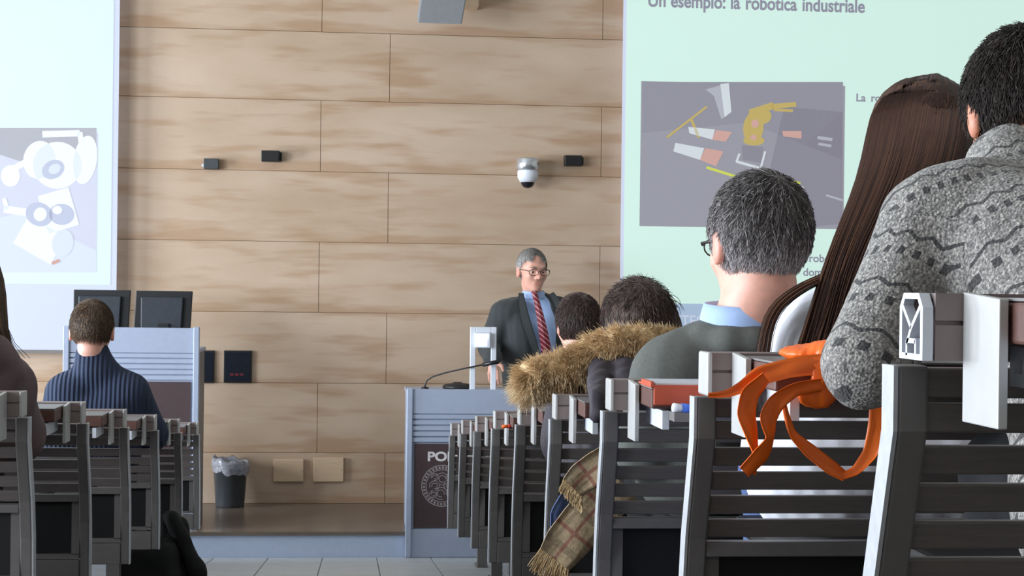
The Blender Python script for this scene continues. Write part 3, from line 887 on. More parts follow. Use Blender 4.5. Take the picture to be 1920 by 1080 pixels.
def build_bench(s, Y, open_end, label):
    """s: +1 runs to +x, -1 to -x"""
    X, Z = (0.475, desk_z(Y)) if s > 0 else (-0.768, desk_z(Y))
    e = tag(empty('lecture_bench', (X + s * 0.3, Y + 0.1, floor_z(Y))), label, 'bench', 'fixed slatted lecture benches')
    L = BAY * NBAY

    def bx(name, m, u0, u1, y0, y1, z0, z1, bevel=0.0, parent=None):
        return box(name, m, parent or e, X + s * u0, X + s * u1, Y + y0, Y + y1, Z + z0, Z + z1, bevel)
    # upright end and bay frames
    near = [(y - 0.032, z) for y, z in PROF]
    poly_ = [(Y + y, Z + z) for y, z in PROF + near[::-1]]
    for k in range(NBAY + 1):
        u = k * BAY if k < NBAY else L - 0.028
        a, b = X + s * u, X + s * (u + 0.028)
        MB().prism(poly_, 0, min(a, b), max(a, b)).build('end_frame' if k in (0, NBAY) else 'bay_frame', M['frame'], e, bevel=0.003)
        if k in (0, NBAY):
            t0 = X - s * 0.004 if k == 0 else b
            MB().prism(poly_, 0, min(t0, t0 + s * 0.004), max(t0, t0 + s * 0.004)).build('edge_trim', M['trim'], e)
        ul = min(u + 0.15, L - 0.2)
        bx('leg', M['frame'], ul, ul + 0.05, 0.07, 0.13, -0.745, -0.538)
        bx('foot', M['frame'], ul - 0.005, ul + 0.055, 0.02, 0.22, -0.752, -0.735, 0.003)
    bars = [(-0.066, -0.093), (-0.098, -0.124)] + [(-0.136 - 0.0355 * i, -0.136 - 0.0355 * i - 0.0265) for i in range(4)]
    for k in range(NBAY):
        u0, u1 = k * BAY + 0.028, (k + 1) * BAY - (0.0 if k < NBAY - 1 else 0.028)
        for i, (z1, z0) in enumerate(bars):
            ya, yb = prof_y(z1), prof_y(z0)
            pl = [(Y + ya - 0.024, Z + z1), (Y + ya - 0.008, Z + z1), (Y + yb - 0.008, Z + z0), (Y + yb - 0.024, Z + z0)]
            a, b = X + s * u0, X + s * u1
            MB().prism(pl, 0, min(a, b), max(a, b)).build('slat' if i > 1 else 'top_slat', M['slat'], e, bevel=0.002)
        y = prof_y(-0.285)
        bx('lower_rail', M['frame'], u0, u1, y - 0.030, y - 0.004, -0.297, -0.276, 0.002)
        bx('back_panel', M['black'], u0, u1, 0.084, 0.096, -0.452, -0.297)
        bx('panel_stile', M['frame'], u0, u0 + 0.022, 0.076, 0.10, -0.452, -0.297)
        bx('foot_rail', M['frame'], u0, u1, 0.076, 0.10, -0.462, -0.45)
        bx('skirt', M['frame'], u0, u1, 0.076, 0.10, -0.54, -0.468, 0.002)
        bx('seat', M['black'], u0 + (0.14 if k == 0 else 0.02), u1 - 0.02, 0.13, 0.48, -0.325, -0.295, 0.008)
    # desk rail with its end cap
    ru0, t_ = (0.010 if open_end else 0.006), 0.005
    xa, xb = sorted((X + s * ru0, X + s * L))
    rmb = MB()
    for (ya, yb, za, zb_) in ((-0.058, 0.0, -t_, 0.0), (-0.058, 0.0, -0.057, -0.057 + t_), (-t_, 0.0, -0.057 + t_, -t_),
                              (-0.058, -0.058 + t_, -0.023, -t_), (-0.058, -0.058 + t_, -0.057 + t_, -0.027), (-0.053, -0.050, -0.030, -0.020)):
        rmb.box(xa, xb, Y + ya, Y + yb, Z + za, Z + zb_)
    rl = rmb.build('desk_rail', M['rail'], e)
    if open_end:
        # the cap is missing: the cut end of the hollow aluminium profile shows its walls and webs
        prof = MB()
        Wp, Hp, t = 0.058, 0.057, 0.0052
        oy = Y - 0.058
        o_ = [(0.010, 0), (0.048, 0), (0.058, -0.012), (0.058, -0.057), (0.0, -0.057), (0.0, -0.012)]
        i_ = [(0.013, -t), (0.045, -t), (0.058 - t - 0.001, -0.014), (0.058 - t - 0.001, -0.057 + t), (t + 0.001, -0.057 + t), (t + 0.001, -0.014)]
        vs = [(X + xx, oy + p[0], Z + p[1]) for xx in (-0.001, 0.008) for p in o_ + i_]
        fs = []
        for j in range(6):
            k2 = (j + 1) % 6
            fs += [(j, k2, 6 + k2, 6 + j), (12 + j, 18 + j, 18 + k2, 12 + k2), (j, 12 + j, 12 + k2, k2), (6 + j, 6 + k2, 18 + k2, 18 + j)]
        prof.add(vs, fs)
        for (a, b) in (((0.050, -0.012), (0.029, -0.030)), ((0.008, -0.012), (0.029, -0.030)), ((0.029, -0.030), (0.040, -0.044)), ((0.018, -0.052), (0.018, -0.040)), ((0.018, -0.041), (0.040, -0.041)), ((0.040, -0.041), (0.040, -0.054))):
            dx, dz = b[0] - a[0], b[1] - a[1]
            L_ = math.hypot(dx, dz)
            nx, nz = -dz / L_ * 0.0021, dx / L_ * 0.0021
            prof.prism([(oy + a[0] + nx, Z + a[1] + nz), (oy + b[0] + nx, Z + b[1] + nz), (oy + b[0] - nx, Z + b[1] - nz), (oy + a[0] - nx, Z + a[1] - nz)], 0, X - 0.001, X + 0.008)
        prof.build('rail_profile', M['white'], rl)
    else:
        bx('rail_cap', M['alu'], 0.0, 0.007, -0.060, 0.001, -0.059, 0.001, 0.003, rl)
    for k in range(NBAY):
        u = 0.034 + k * BAY
        pa = [(Y - 0.058, Z + 0.001), (Y - 0.135, Z - 0.004), (Y - 0.135, Z - 0.108), (Y - 0.058, Z - 0.108)]
        a, b = X + s * u, X + s * (u + 0.008)
        MB().prism(pa, 0, min(a, b), max(a, b)).build('bracket_plate', M['alu'], e, bevel=0.001)
        ax0, ax1 = sorted((X + s * (u + 0.030), X + s * (u + 0.042)))
        amb = MB()
        for (ya, yb, za, zb_) in ((-0.246, -0.110, -0.076, -0.043), (-0.094, -0.085, -0.076, -0.043), (-0.110, -0.094, -0.076, -0.065), (-0.110, -0.094, -0.053, -0.043)):
            amb.box(ax0, ax1, Y + ya, Y + yb, Z + za, Z + zb_)
        amb.build('support_arm', M['white'], e)
        dk = bx('desk_board', M['cherry'], u + 0.011, u + 0.585, -0.245, -0.062, -0.040, -0.006, 0.003)
        bx('laminate', M['desk'], u + 0.011, u + 0.585, -0.245, -0.062, -0.0055, -0.003, 0, dk)
        bx('arm_link', M['frame'], u + 0.042, u + 0.50, -0.20, -0.17, -0.066, -0.046, 0, dk)
    return e


ORD = ['front row', 'second row', 'third row', 'fourth row', 'fifth row', 'sixth row', 'seventh row', 'eighth row', 'ninth row']
for k in range(9):
    Yk = Y0 + PITCH * k
    r = 8 - k
    extra = {0: ', rail end uncapped', 1: ', under the orange bag', 2: ', under the red folder'}.get(k, '')
    build_bench(1, Yk, k == 0, 'slatted bench on the emblem lectern side, %s%s' % (ORD[r], extra))
    if k >= 3:
        build_bench(-1, Yk, False, 'slatted bench on the monitor podium side, %s from the stage' % ORD[r])


# ------------------------------------------------------------------ implicit bodies: blended shapes meshed by surface nets
class Field:
    def __init__(self, lo, hi, h, zfine=None, hf=None):
        self.h = h

        def ax(a, b):
            return np.arange(a, b + h, h)
        self.x, self.y = ax(lo[0], hi[0]), ax(lo[1], hi[1])
        if zfine is None:
            self.z = ax(lo[2], hi[2])
        else:
            self.z = np.concatenate([np.arange(lo[2], zfine, h), np.arange(zfine, hi[2] + hf, hf)])
        self.F = np.full((len(self.x), len(self.y), len(self.z)), 1.0, np.float32)

    def sub(self, lo, hi):
        sl = []
        for a, l, h_ in zip((self.x, self.y, self.z), lo, hi):
            i, j = np.searchsorted(a, l), np.searchsorted(a, h_)
            if j - i < 1:
                return None
            sl.append(slice(max(i - 1, 0), j + 1))
        return tuple(sl)

    def eval(self, p, pad):
        if p[0] == 'c':
            _, a, b, ra, rb = p
            a, b = np.array(a, float), np.array(b, float)
            r = max(ra, rb) + pad
            sl = self.sub(np.minimum(a, b) - r, np.maximum(a, b) + r)
            if sl is None:
                return None, None
            X, Y, Z = self.x[sl[0]][:, None, None], self.y[sl[1]][None, :, None], self.z[sl[2]][None, None, :]
            d = b - a
            L = max(d @ d, 1e-9)
            t = np.clip(((X - a[0]) * d[0] + (Y - a[1]) * d[1] + (Z - a[2]) * d[2]) / L, 0, 1)
            q = np.sqrt((X - a[0] - t * d[0]) ** 2 + (Y - a[1] - t * d[1]) ** 2 + (Z - a[2] - t * d[2]) ** 2) - (ra + (rb - ra) * t)
            return sl, q.astype(np.float32)
        _, c, r, R = p
        c, r = np.array(c, float), np.array(r, float)
        m = max(r) + pad
        sl = self.sub(c - m, c + m)
        if sl is None:
            return None, None
        X, Y, Z = self.x[sl[0]][:, None, None] - c[0], self.y[sl[1]][None, :, None] - c[1], self.z[sl[2]][None, None, :] - c[2]
        if R is not None:
            X, Y, Z = (R[0][0] * X + R[1][0] * Y + R[2][0] * Z, R[0][1] * X + R[1][1] * Y + R[2][1] * Z, R[0][2] * X + R[1][2] * Y + R[2][2] * Z)
        k0 = np.sqrt((X / r[0]) ** 2 + (Y / r[1]) ** 2 + (Z / r[2]) ** 2)
        k1 = np.sqrt((X / r[0] ** 2) ** 2 + (Y / r[1] ** 2) ** 2 + (Z / r[2] ** 2) ** 2)
        return sl, (k0 * (k0 - 1) / np.maximum(k1, 1e-6)).astype(np.float32)

    def add(self, p, k=0.03):
        sl, d = self.eval(p, k + 3 * self.h)
        if sl is None:
            return
        F = self.F[sl]
        h = np.clip(0.5 + 0.5 * (d - F) / k, 0, 1)
        self.F[sl] = d * (1 - h) + F * h - k * h * (1 - h)

    def cut(self, p, k=0.006):
        sl, d = self.eval(p, k + 3 * self.h)
        if sl is None:
            return
        F, d = self.F[sl], -d
        h = np.clip(0.5 - 0.5 * (d - F) / k, 0, 1)
        self.F[sl] = d * (1 - h) + F * h + k * h * (1 - h)

    def plane(self, pt, n, box_=None):
        """remove what lies on the side the normal points to"""
        X, Y, Z = self.x[:, None, None], self.y[None, :, None], self.z[None, None, :]
        d = (X - pt[0]) * n[0] + (Y - pt[1]) * n[1] + (Z - pt[2]) * n[2]
        self.F = np.maximum(self.F, d.astype(np.float32))

    def mesh(self):
        F = self.F
        S = F < 0
        S[0] = S[-1] = False
        S[:, 0] = S[:, -1] = False
        S[:, :, 0] = S[:, :, -1] = False
        F = np.where(S, np.minimum(F, -1e-6), np.maximum(F, 1e-6))
        cnt = np.zeros(np.array(S.shape) - 1, np.int8)
        off = [(i, j, k) for i in (0, 1) for j in (0, 1) for k in (0, 1)]
        nx, ny, nz = cnt.shape
        for (i, j, k) in off:
            cnt += S[i:i + nx, j:j + ny, k:k + nz]
        act = (cnt > 0) & (cnt < 8)
        I = np.argwhere(act)
        idx = np.full(act.shape, -1, np.int32)
        idx[act] = np.arange(len(I))
        pos, num = np.zeros((len(I), 3)), np.zeros(len(I))
        for a in range(8):
            for b in range(a + 1, 8):
                oa, ob = np.array(off[a]), np.array(off[b])
                if abs(oa - ob).sum() != 1:
                    continue
                fa = F[I[:, 0] + oa[0], I[:, 1] + oa[1], I[:, 2] + oa[2]]
                fb = F[I[:, 0] + ob[0], I[:, 1] + ob[1], I[:, 2] + ob[2]]
                m = (fa < 0) != (fb < 0)
                t = np.where(m, fa / np.where(m, fa - fb, 1), 0)
                pos[m] += (I[m] + oa + (ob - oa) * t[m][:, None])
                num[m] += 1
        pos /= num[:, None]
        V = np.stack([np.interp(pos[:, i], np.arange(len(a)), a) for i, a in enumerate((self.x, self.y, self.z))], 1)
        Q = []
        for ax in range(3):
            sa = [slice(1, -1)] * 3
            sa[ax] = slice(0, -1)
            sb = list(sa)
            sb[ax] = slice(1, None)
            A, B = S[tuple(sa)], S[tuple(sb)]
            E = np.argwhere(A != B)
            fl_ = A[tuple(E.T)]
            E = E.copy()
            for i in range(3):
                if i != ax:
                    E[:, i] += 1
            u, v = (ax + 1) % 3, (ax + 2) % 3

            def cell(du, dv):
                c = E.copy()
                c[:, u] -= du
                c[:, v] -= dv
                return idx[c[:, 0], c[:, 1], c[:, 2]]
            q = np.stack([cell(1, 1), cell(0, 1), cell(0, 0), cell(1, 0)], 1)
            q[~fl_] = q[~fl_][:, ::-1]
            Q.append(q)
        Q = np.concatenate(Q)
        Q = Q[(Q >= 0).all(1)]
        return V, Q


DIRS = rng.normal(size=(14, 3))
PH = rng.uniform(0, 6.28, 14)


def wob(V, freq, seed=0):
    out = np.zeros(len(V))
    for i in range(6):
        d = DIRS[(i + seed) % 14]
        out += np.sin(V @ d * freq * (0.7 + 0.25 * i) + PH[(i * 3 + seed) % 14])
    return out / 6


def normals(V, Q):
    n = np.cross(V[Q[:, 2]] - V[Q[:, 0]], V[Q[:, 3]] - V[Q[:, 1]])
    N = np.zeros_like(V)
    for i in range(4):
        np.add.at(N, Q[:, i], n)
    return N / np.maximum(np.linalg.norm(N, axis=1, keepdims=True), 1e-9)


def mesh_obj(name, V, Q, m, parent, attrs=None, folds=0.0, freq=40, seed=0):
    if folds:
        V = V + normals(V, Q) * (folds * wob(V, freq, seed))[:, None]
    me = bpy.data.meshes.new(name)
    me.from_pydata(V.tolist(), [], Q.tolist())
    for k, a in (attrs or {}).items():
        me.attributes.new(k, 'FLOAT', 'POINT').data.foreach_set('value', np.asarray(a, np.float32))
    return link(name, me, m, parent, True)


def field_obj(name, prims, m, parent, h=0.008, k=0.03, cuts=(), planes=(), folds=0.0, freq=40, seed=0, attr_fn=None, zfine=None, hf=None):
    lo, hi = np.full(3, 9e9), np.full(3, -9e9)
    for p in prims:
        q = p[0]
        if q[0] == 'c':
            r = max(q[3], q[4]) + 0.03
            for e_ in (q[1], q[2]):
                lo, hi = np.minimum(lo, np.array(e_) - r), np.maximum(hi, np.array(e_) + r)
        else:
            r = max(q[2]) + 0.03
            lo, hi = np.minimum(lo, np.array(q[1]) - r), np.maximum(hi, np.array(q[1]) + r)
    f = Field(lo, hi, h, zfine, hf)
    for p in prims:
        f.add(p[0], p[1] if len(p) > 1 else k)
    for c in cuts:
        f.cut(c)
    for pt, n in planes:
        f.plane(pt, n)
    V, Q = f.mesh()
    return mesh_obj(name, V, Q, m, parent, attr_fn(V) if attr_fn else None, folds, freq, seed)


def strands(name, P, r0, r1, m, parent, rnd=None, kind='stuff'):
    """P: (n, s, 3) polylines -> one mesh of thin three-sided tapering hairs"""
    n, s, _ = P.shape
    T = np.gradient(P, axis=1)
    T /= np.maximum(np.linalg.norm(T, axis=2, keepdims=True), 1e-9)
    ref = np.array([0.31, 0.77, 0.55])
    A = np.cross(T, ref)
    A /= np.maximum(np.linalg.norm(A, axis=2, keepdims=True), 1e-9)
    B = np.cross(T, A)
    rad = np.linspace(r0, r1, s)[None, :, None]
    V = np.stack([P + rad * (A * math.cos(t) + B * math.sin(t)) for t in (0, 2.094, 4.189)], 2)      # n, s, 3, 3
    V = V.reshape(-1, 3)
    base = (np.arange(n)[:, None, None] * s + np.arange(s - 1)[None, :, None]) * 3
    kk = np.arange(3)[None, None, :]
    k2 = (kk + 1) % 3
    Q = np.stack([base + kk, base + k2, base + 3 + k2, base + 3 + kk], 3).reshape(-1, 4)
    rnd = rng.uniform(0, 1, n) if rnd is None else rnd
    me = bpy.data.meshes.new(name)
    me.vertices.add(len(V))
    me.vertices.foreach_set('co', V.astype(np.float32).ravel())
    me.loops.add(Q.size)
    me.loops.foreach_set('vertex_index', Q.astype(np.int32).ravel())
    me.polygons.add(len(Q))
    me.polygons.foreach_set('loop_start', np.arange(0, Q.size, 4, dtype=np.int32))
    me.update(calc_edges=True)
    me.validate()
    me.attributes.new('rnd', 'FLOAT', 'POINT').data.foreach_set('value', np.repeat(rnd, s * 3).astype(np.float32))
    o = link(name, me, m, parent, True)
    if kind:
        o['kind'] = kind
    return o


# ------------------------------------------------------------------ people
def V3(p):
    return np.array(p, float)


def head_frame(c, yaw, pitch, roll, s):
    """yaw 0 looks down the hall to the stage; positive turns to the left; pitch bows the head"""
    R = Matrix.Rotation(math.radians(yaw), 3, 'Z') @ Matrix.Rotation(math.radians(-pitch), 3, 'X') @ Matrix.Rotation(math.radians(roll), 3, 'Y')
    return V3(c), np.array(R), s


def HL(H, p):
    return H[0] + H[1] @ (V3(p) * H[2])


def head_prims(H):
    s, R = H[2], H[1]

    def E(c, r, k=0.02):
        return (('e', HL(H, c), V3(r) * s, R), k)

    def C(a, b, ra, rb, k=0.015):
        return (('c', HL(H, a), HL(H, b), ra * s, rb * s), k)
    return [E((0, -0.012, 0.026), (0.075, 0.094, 0.088)), E((0, 0.034, -0.04), (0.056, 0.058, 0.072), 0.03), E((0, 0.062, -0.092), (0.026, 0.024, 0.020), 0.025),
            E((0.038, 0.062, -0.022), (0.022, 0.024, 0.024), 0.02), E((-0.038, 0.062, -0.022), (0.022, 0.024, 0.024), 0.02),
            C((-0.034, 0.078, 0.022), (0.034, 0.078, 0.022), 0.012, 0.012, 0.02),
            C((0, 0.088, 0.008), (0, 0.106, -0.026), 0.008, 0.012, 0.010), E((0.011, 0.094, -0.031), (0.009, 0.009, 0.008), 0.008), E((-0.011, 0.094, -0.031), (0.009, 0.009, 0.008), 0.008),
            C((-0.019, 0.084, -0.057), (0.019, 0.084, -0.057), 0.0055, 0.0055, 0.006), C((-0.015, 0.084, -0.067), (0.015, 0.084, -0.067), 0.006, 0.006, 0.006),
            E((0.079, -0.010, -0.008), (0.010, 0.021, 0.033), 0.008), E((-0.079, -0.010, -0.008), (0.010, 0.021, 0.033), 0.008)]


def head_cuts(H):
    return [('e', HL(H, (sx * 0.031, 0.097, 0.003)), V3((0.014, 0.012, 0.007)) * H[2], H[1]) for sx in (-1, 1)] + \
           [('e', HL(H, (sx * 0.090, -0.004, -0.008)), V3((0.006, 0.010, 0.018)) * H[2], H[1]) for sx in (-1, 1)]


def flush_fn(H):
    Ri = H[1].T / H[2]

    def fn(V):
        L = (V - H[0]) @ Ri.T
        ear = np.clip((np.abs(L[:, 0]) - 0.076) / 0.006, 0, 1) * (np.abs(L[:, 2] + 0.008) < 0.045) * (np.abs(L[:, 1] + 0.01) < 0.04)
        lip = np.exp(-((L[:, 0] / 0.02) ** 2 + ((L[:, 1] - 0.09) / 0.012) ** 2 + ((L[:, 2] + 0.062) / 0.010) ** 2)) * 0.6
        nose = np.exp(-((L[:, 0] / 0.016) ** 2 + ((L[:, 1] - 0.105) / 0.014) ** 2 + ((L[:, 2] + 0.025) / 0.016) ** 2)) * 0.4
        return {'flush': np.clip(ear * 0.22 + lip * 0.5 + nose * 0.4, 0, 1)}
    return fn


def hand_prims(wr, d, side, nrm, s=1.0, curl=0.5):
    """wr wrist, d pointing direction, nrm back-of-hand normal; side +1/-1 puts the thumb"""
    d = V3(d) / np.linalg.norm(d)
    n = V3(nrm) - d * (V3(nrm) @ d)
    n /= np.linalg.norm(n)
    t = np.cross(d, n) * side
    w_ = V3(wr)
    out = [(('c', w_ + d * 0.012, w_ + d * 0.05, 0.023 * s, 0.022 * s), 0.012)]
    for i, (o_, L) in enumerate(((0.027, 0.066), (0.010, 0.074), (-0.008, 0.070), (-0.025, 0.054))):
        b0 = w_ + d * 0.035 + t * o_ * 0.6
        b1 = w_ + d * 0.085 + t * o_
        out.append((('c', b0, b1, 0.011 * s, 0.0095 * s), 0.008))
        m1 = b1 + (d * math.cos(curl) - n * math.sin(curl)) * L * 0.5
        m2 = m1 + (d * math.cos(curl * 2.2) - n * math.sin(curl * 2.2)) * L * 0.5
        out.append((('c', b1, m1, 0.0092 * s, 0.0082 * s), 0.004))
        out.append((('c', m1, m2, 0.0082 * s, 0.0070 * s), 0.004))
    a = w_ + d * 0.025 + t * 0.024
    b = a + (d * 0.6 + t * 0.8) * 0.036
    out += [(('c', a, b, 0.013 * s, 0.0105 * s), 0.008), (('c', b, b + (d * 0.95 + t * 0.2 - n * 0.25) * 0.030, 0.0105 * s, 0.008 * s), 0.004)]
    return out


def torso_prims(J, g=0.0, w_=1.0):
    p, sl, sr, nk = J['pelvis'], J['sl'], J['sr'], J['neck']
    lat = sr - sl
    lat = lat / np.linalg.norm(lat)
    c = (sl + sr) / 2
    up = c - p
    up /= np.linalg.norm(up)
    cl = c - up * 0.10
    pl = V3((1, 0, 0))
    W = np.linalg.norm(sr - sl)
    o = []
    for q in (-1, 1):
        o.append((('c', p + pl * q * 0.075, cl + lat * q * W * 0.22, 0.112 * w_ + g, 0.100 * w_ + g), 0.05))
        o.append((('c', cl + lat * q * W * 0.20, c + lat * q * W * 0.36, 0.090 * w_ + g, 0.060 * w_ + g), 0.05))
        o.append((('c', nk - up * 0.015, c + lat * q * W * 0.42, 0.046 * w_ + g, 0.052 * w_ + g), 0.04))
    return o


def arm_prims(J, q, g=0.0, w_=1.0, end=1.0):
    s_, e_, w2 = J['s' + q], J['e' + q], J['w' + q]
    return [(('c', s_, e_, 0.054 * w_ + g, 0.043 * w_ + g), 0.03), (('c', e_, e_ + (w2 - e_) * end, 0.043 * w_ + g, 0.031 * w_ + g), 0.02)]


def leg_prims(J, q, g=0.0):
    h, k, a = J['h' + q], J['k' + q], J['a' + q]
    return [(('c', h, k, 0.082 + g, 0.058 + g), 0.04), (('c', k, a, 0.054 + g, 0.038 + g), 0.02)]


def person(name, label, J, H, skin, top, top_name='jumper', top_g=0.014, top_w=1.0, trousers=None, h=0.009, hh=None, extra_top=(), top_attr=None,
           cuts=(), planes=(), folds=0.004, fold_f=38, sleeve=0.97, neck_r=0.052, arm_w=None, neck_cut=True):
    base = (J['al'] + J['ar']) / 2
    root = tag(empty('person', (base[0], base[1], min(J['al'][2], J['ar'][2]) - 0.05)), label, 'person')
    fwd = V3(J.get('fwd', (0, 1, 0)))
    for q, sg in (('l', -1), ('r', 1)):
        J.setdefault('h' + q, J['pelvis'] + V3((sg * 0.085, 0, -0.02)))
    # body: one continuous skin surface from head to feet
    pr = head_prims(H) + torso_prims(J) + [(('c', J['neck'], HL(H, (0, -0.022, -0.075)), neck_r * 1.08, neck_r), 0.03)]
    for q, sg in (('l', -1), ('r', 1)):
        pr += arm_prims(J, q) + leg_prims(J, q)
        pr += hand_prims(J['w' + q], J['w' + q] - J['e' + q] if 'hd' + q not in J else J['hd' + q], -sg * (1 if fwd[1] > 0 else -1) * J.get('flip', 1), J.get('hn' + q, (0, 0, 1)), curl=J.get('curl', 0.45))
        a = J['a' + q]
        pr.append((('c', a + V3((0, 0, -0.01)), a + fwd * 0.13 + V3((0, 0, -0.025)), 0.036, 0.026), 0.02))
    zf = H[0][2] - 0.16
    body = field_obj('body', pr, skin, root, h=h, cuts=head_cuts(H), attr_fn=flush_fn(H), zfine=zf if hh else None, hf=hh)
    # garments
    tp = torso_prims(J, top_g, top_w) + list(extra_top)
    for q in 'lr':
        tp += arm_prims(J, q, top_g, arm_w or top_w, sleeve)
    ncut = ('c', J['neck'] + V3((0, 0, 0.0)) + (HL(H, (0, -0.02, -0.08)) - J['neck']) * 0.35, HL(H, (0, -0.01, -0.02)), neck_r + 0.004, neck_r + 0.03)
    t = field_obj(top_name, tp, top, root, h=min(h, 0.008), cuts=([ncut] if neck_cut else []) + list(cuts), planes=list(planes) + ([((0, 0, J['seat'] - 0.002), (0, 0, -1))] if 'seat' in J else []), folds=folds, freq=fold_f, attr_fn=top_attr)
    lp = []
    for q, sg in (('l', -1), ('r', 1)):
        lp += leg_prims(J, q, 0.010)
    lp += [(('c', J['pelvis'] + V3((-0.075, 0, 0.03)), J['pelvis'] + V3((0.075, 0, 0.03)), 0.120, 0.120), 0.05)]
    field_obj('trousers', lp, trousers or M['trouser'], root, h=0.011, folds=0.003, freq=45)
    for q in 'lr':
        a = J['a' + q]
        field_obj('shoe', [(('c', a + V3((0, 0, -0.012)), a + fwd * 0.04 + V3((0, 0, -0.018)), 0.045, 0.045), 0.02), (('c', a + fwd * 0.03 + V3((0, 0, -0.022)), a + fwd * 0.16 + V3((0, 0, -0.028)), 0.042, 0.032), 0.02)], M['shoe'], root, h=0.011)
    for sx in (-1, 1):
        c = HL(H, (sx * 0.031, 0.0735, 0.003))
        ey = MB().ball(c, 0.0118 * H[2], 14, 10).build('eye', M['eye'], root, True)
        MB().ball(HL(H, (sx * 0.031, 0.0815, 0.001)), 0.0058 * H[2], 10, 8).build('iris', M['iris'], ey, True)
    return root


def hair_region(D):
    """how far inside the hair line a head-local direction lies (positive: hair)"""
    t = np.clip((D[:, 1] + 0.25) / 0.85, 0, 1)
    thr = -0.62 + 1.06 * t * t * (3 - 2 * t)
    return D[:, 2] - thr


def short_hair(root, H, m, n=5000, length=0.030, lift=0.10, thick=0.006, sz=(0.078, 0.099, 0.094), cen=(0, -0.013, 0.026), rnd_fn=None, messy=0.25, bald=None, r0=0.0011, down=0.9):
    cen, sz = V3(cen), V3(sz)
    # cap under the strands
    nu, nv = 48, 32
    th, ph = np.meshgrid(np.linspace(0, 2 * math.pi, nu, endpoint=False), np.linspace(0, math.pi, nv))
    D = np.stack([np.sin(ph) * np.cos(th), np.sin(ph) * np.sin(th), np.cos(ph)], 2).reshape(-1, 3)
    k = np.clip(hair_region(D) / 0.18, -1, 1)
    if bald is not None:
        k = np.minimum(k, bald(D))
    rad = 1 + np.where(k > 0, thick / 0.09 * np.sqrt(np.maximum(k, 0)), 0.16 * k)
    V = np.array([HL(H, cen + sz * d * r) for d, r in zip(D, rad)])
    Q = np.array([(i * nu + j, (i + 1) * nu + j, (i + 1) * nu + (j + 1) % nu, i * nu + (j + 1) % nu) for i in range(nv - 1) for j in range(nu)])
    cap = mesh_obj('hair', V, Q, m, root, {'rnd': np.clip(0.45 + 0.2 * wob(V, 300), 0, 1) if rnd_fn is None else np.clip(rnd_fn(D), 0, 1)})
    D = rng.normal(size=(n * 3, 3))
    D /= np.linalg.norm(D, axis=1, keepdims=True)
    k = hair_region(D)
    if bald is not None:
        k = np.minimum(k, bald(D) * 0.2 + rng.uniform(-0.1, 0.1, len(D)))
    D = D[k > 0.02][:n]
    crown = V3((0.1, -0.55, 0.83))
    flow = D - crown
    flow = flow - D * (flow * D).sum(1, keepdims=True)
    flow /= np.maximum(np.linalg.norm(flow, axis=1, keepdims=True), 1e-6)
    flow = flow + rng.normal(size=D.shape) * messy + V3((0, 0, -0.5)) * down * np.clip(0.6 - D[:, 2:3], 0, 1)
    S = 5
    ln = length * rng.uniform(0.6, 1.25, (len(D), 1)) / 0.095
    P = np.zeros((len(D), S, 3))
    for i in range(S):
        a = i / (S - 1)
        d = D + flow * ln * a
        d /= np.linalg.norm(d, axis=1, keepdims=True)
        r = 1 + thick / 0.09 * 0.8 + lift * a * rng.uniform(0.3, 1.0, (len(D), 1))
        P[:, i] = cen + sz * d * r
    P = H[0] + (P * H[2]) @ H[1].T
    strands('hair_strands', P, r0, r0 * 0.35, m, cap, rng.uniform(0, 1, len(D)) if rnd_fn is None else np.clip(rnd_fn(D) + rng.normal(size=len(D)) * 0.27, 0, 1))
    return cap


def A3(x, y, Y):
    return V3(at(x, y, Y))


def seat_J(row, X, Yp, sl, sr, el, er, wl, wr, nk, sleeve_r=None, lift=0.0, **kw):
    """a sitting figure: hips on the row's seat, feet on the floor, hands flat on the next desk (sleeve_r keeps the cuffs clear of its edge)"""
    Yr = Y0 + PITCH * (row - 1)
    sz_ = desk_z(Yr) - 0.295
    J = dict(pelvis=V3((X, Yp, sz_ + 0.110)), sl=V3(sl), sr=V3(sr), el=V3(el), er=V3(er), wl=V3(wl), wr=V3(wr), neck=V3(nk), seat=sz_)
    if sleeve_r:
        edge, top_ = Yr + PITCH - 0.245, desk_z(Yr + PITCH) - 0.003
        for q in ('wl', 'wr'):
            J[q][1], J[q][2] = edge - sleeve_r - 0.008, top_ + 0.030 + lift
        J['hdl'] = J['hdr'] = V3((0, 1, -0.02))
        J['curl'] = 0.10
    Yk = Yr + 0.64
    for q, sg in (('l', -1), ('r', 1)):
        J['k' + q] = V3((X + sg * 0.10, Yk, sz_ + 0.058))
        J['a' + q] = V3((X + sg * 0.11, Yk - 0.02, floor_z(Yk) + 0.065))
    J.update(kw)
    return J


# --- man in the grey patterned pullover, bent over the second desk
nk = A3(1915, 368, 2.06)
J = seat_J(1, 0.95, 1.70, A3(1742, 420, 1.99), (1.08, 2.03, 1.60), A3(1622, 682, 1.902), (1.24, 1.97, 1.475), (0.79, 2.05, 1.545), (1.03, 2.13, 1.475), nk, hdl=V3((0.5, 0.8, 0.1)), hdr=V3((-0.75, 0.65, -0.06)), curl=0.10)
H = head_frame(A3(1922, 222, 2.20), -4, 28, 0, 0.98)
sl_, el_ = J['sl'], J['el']


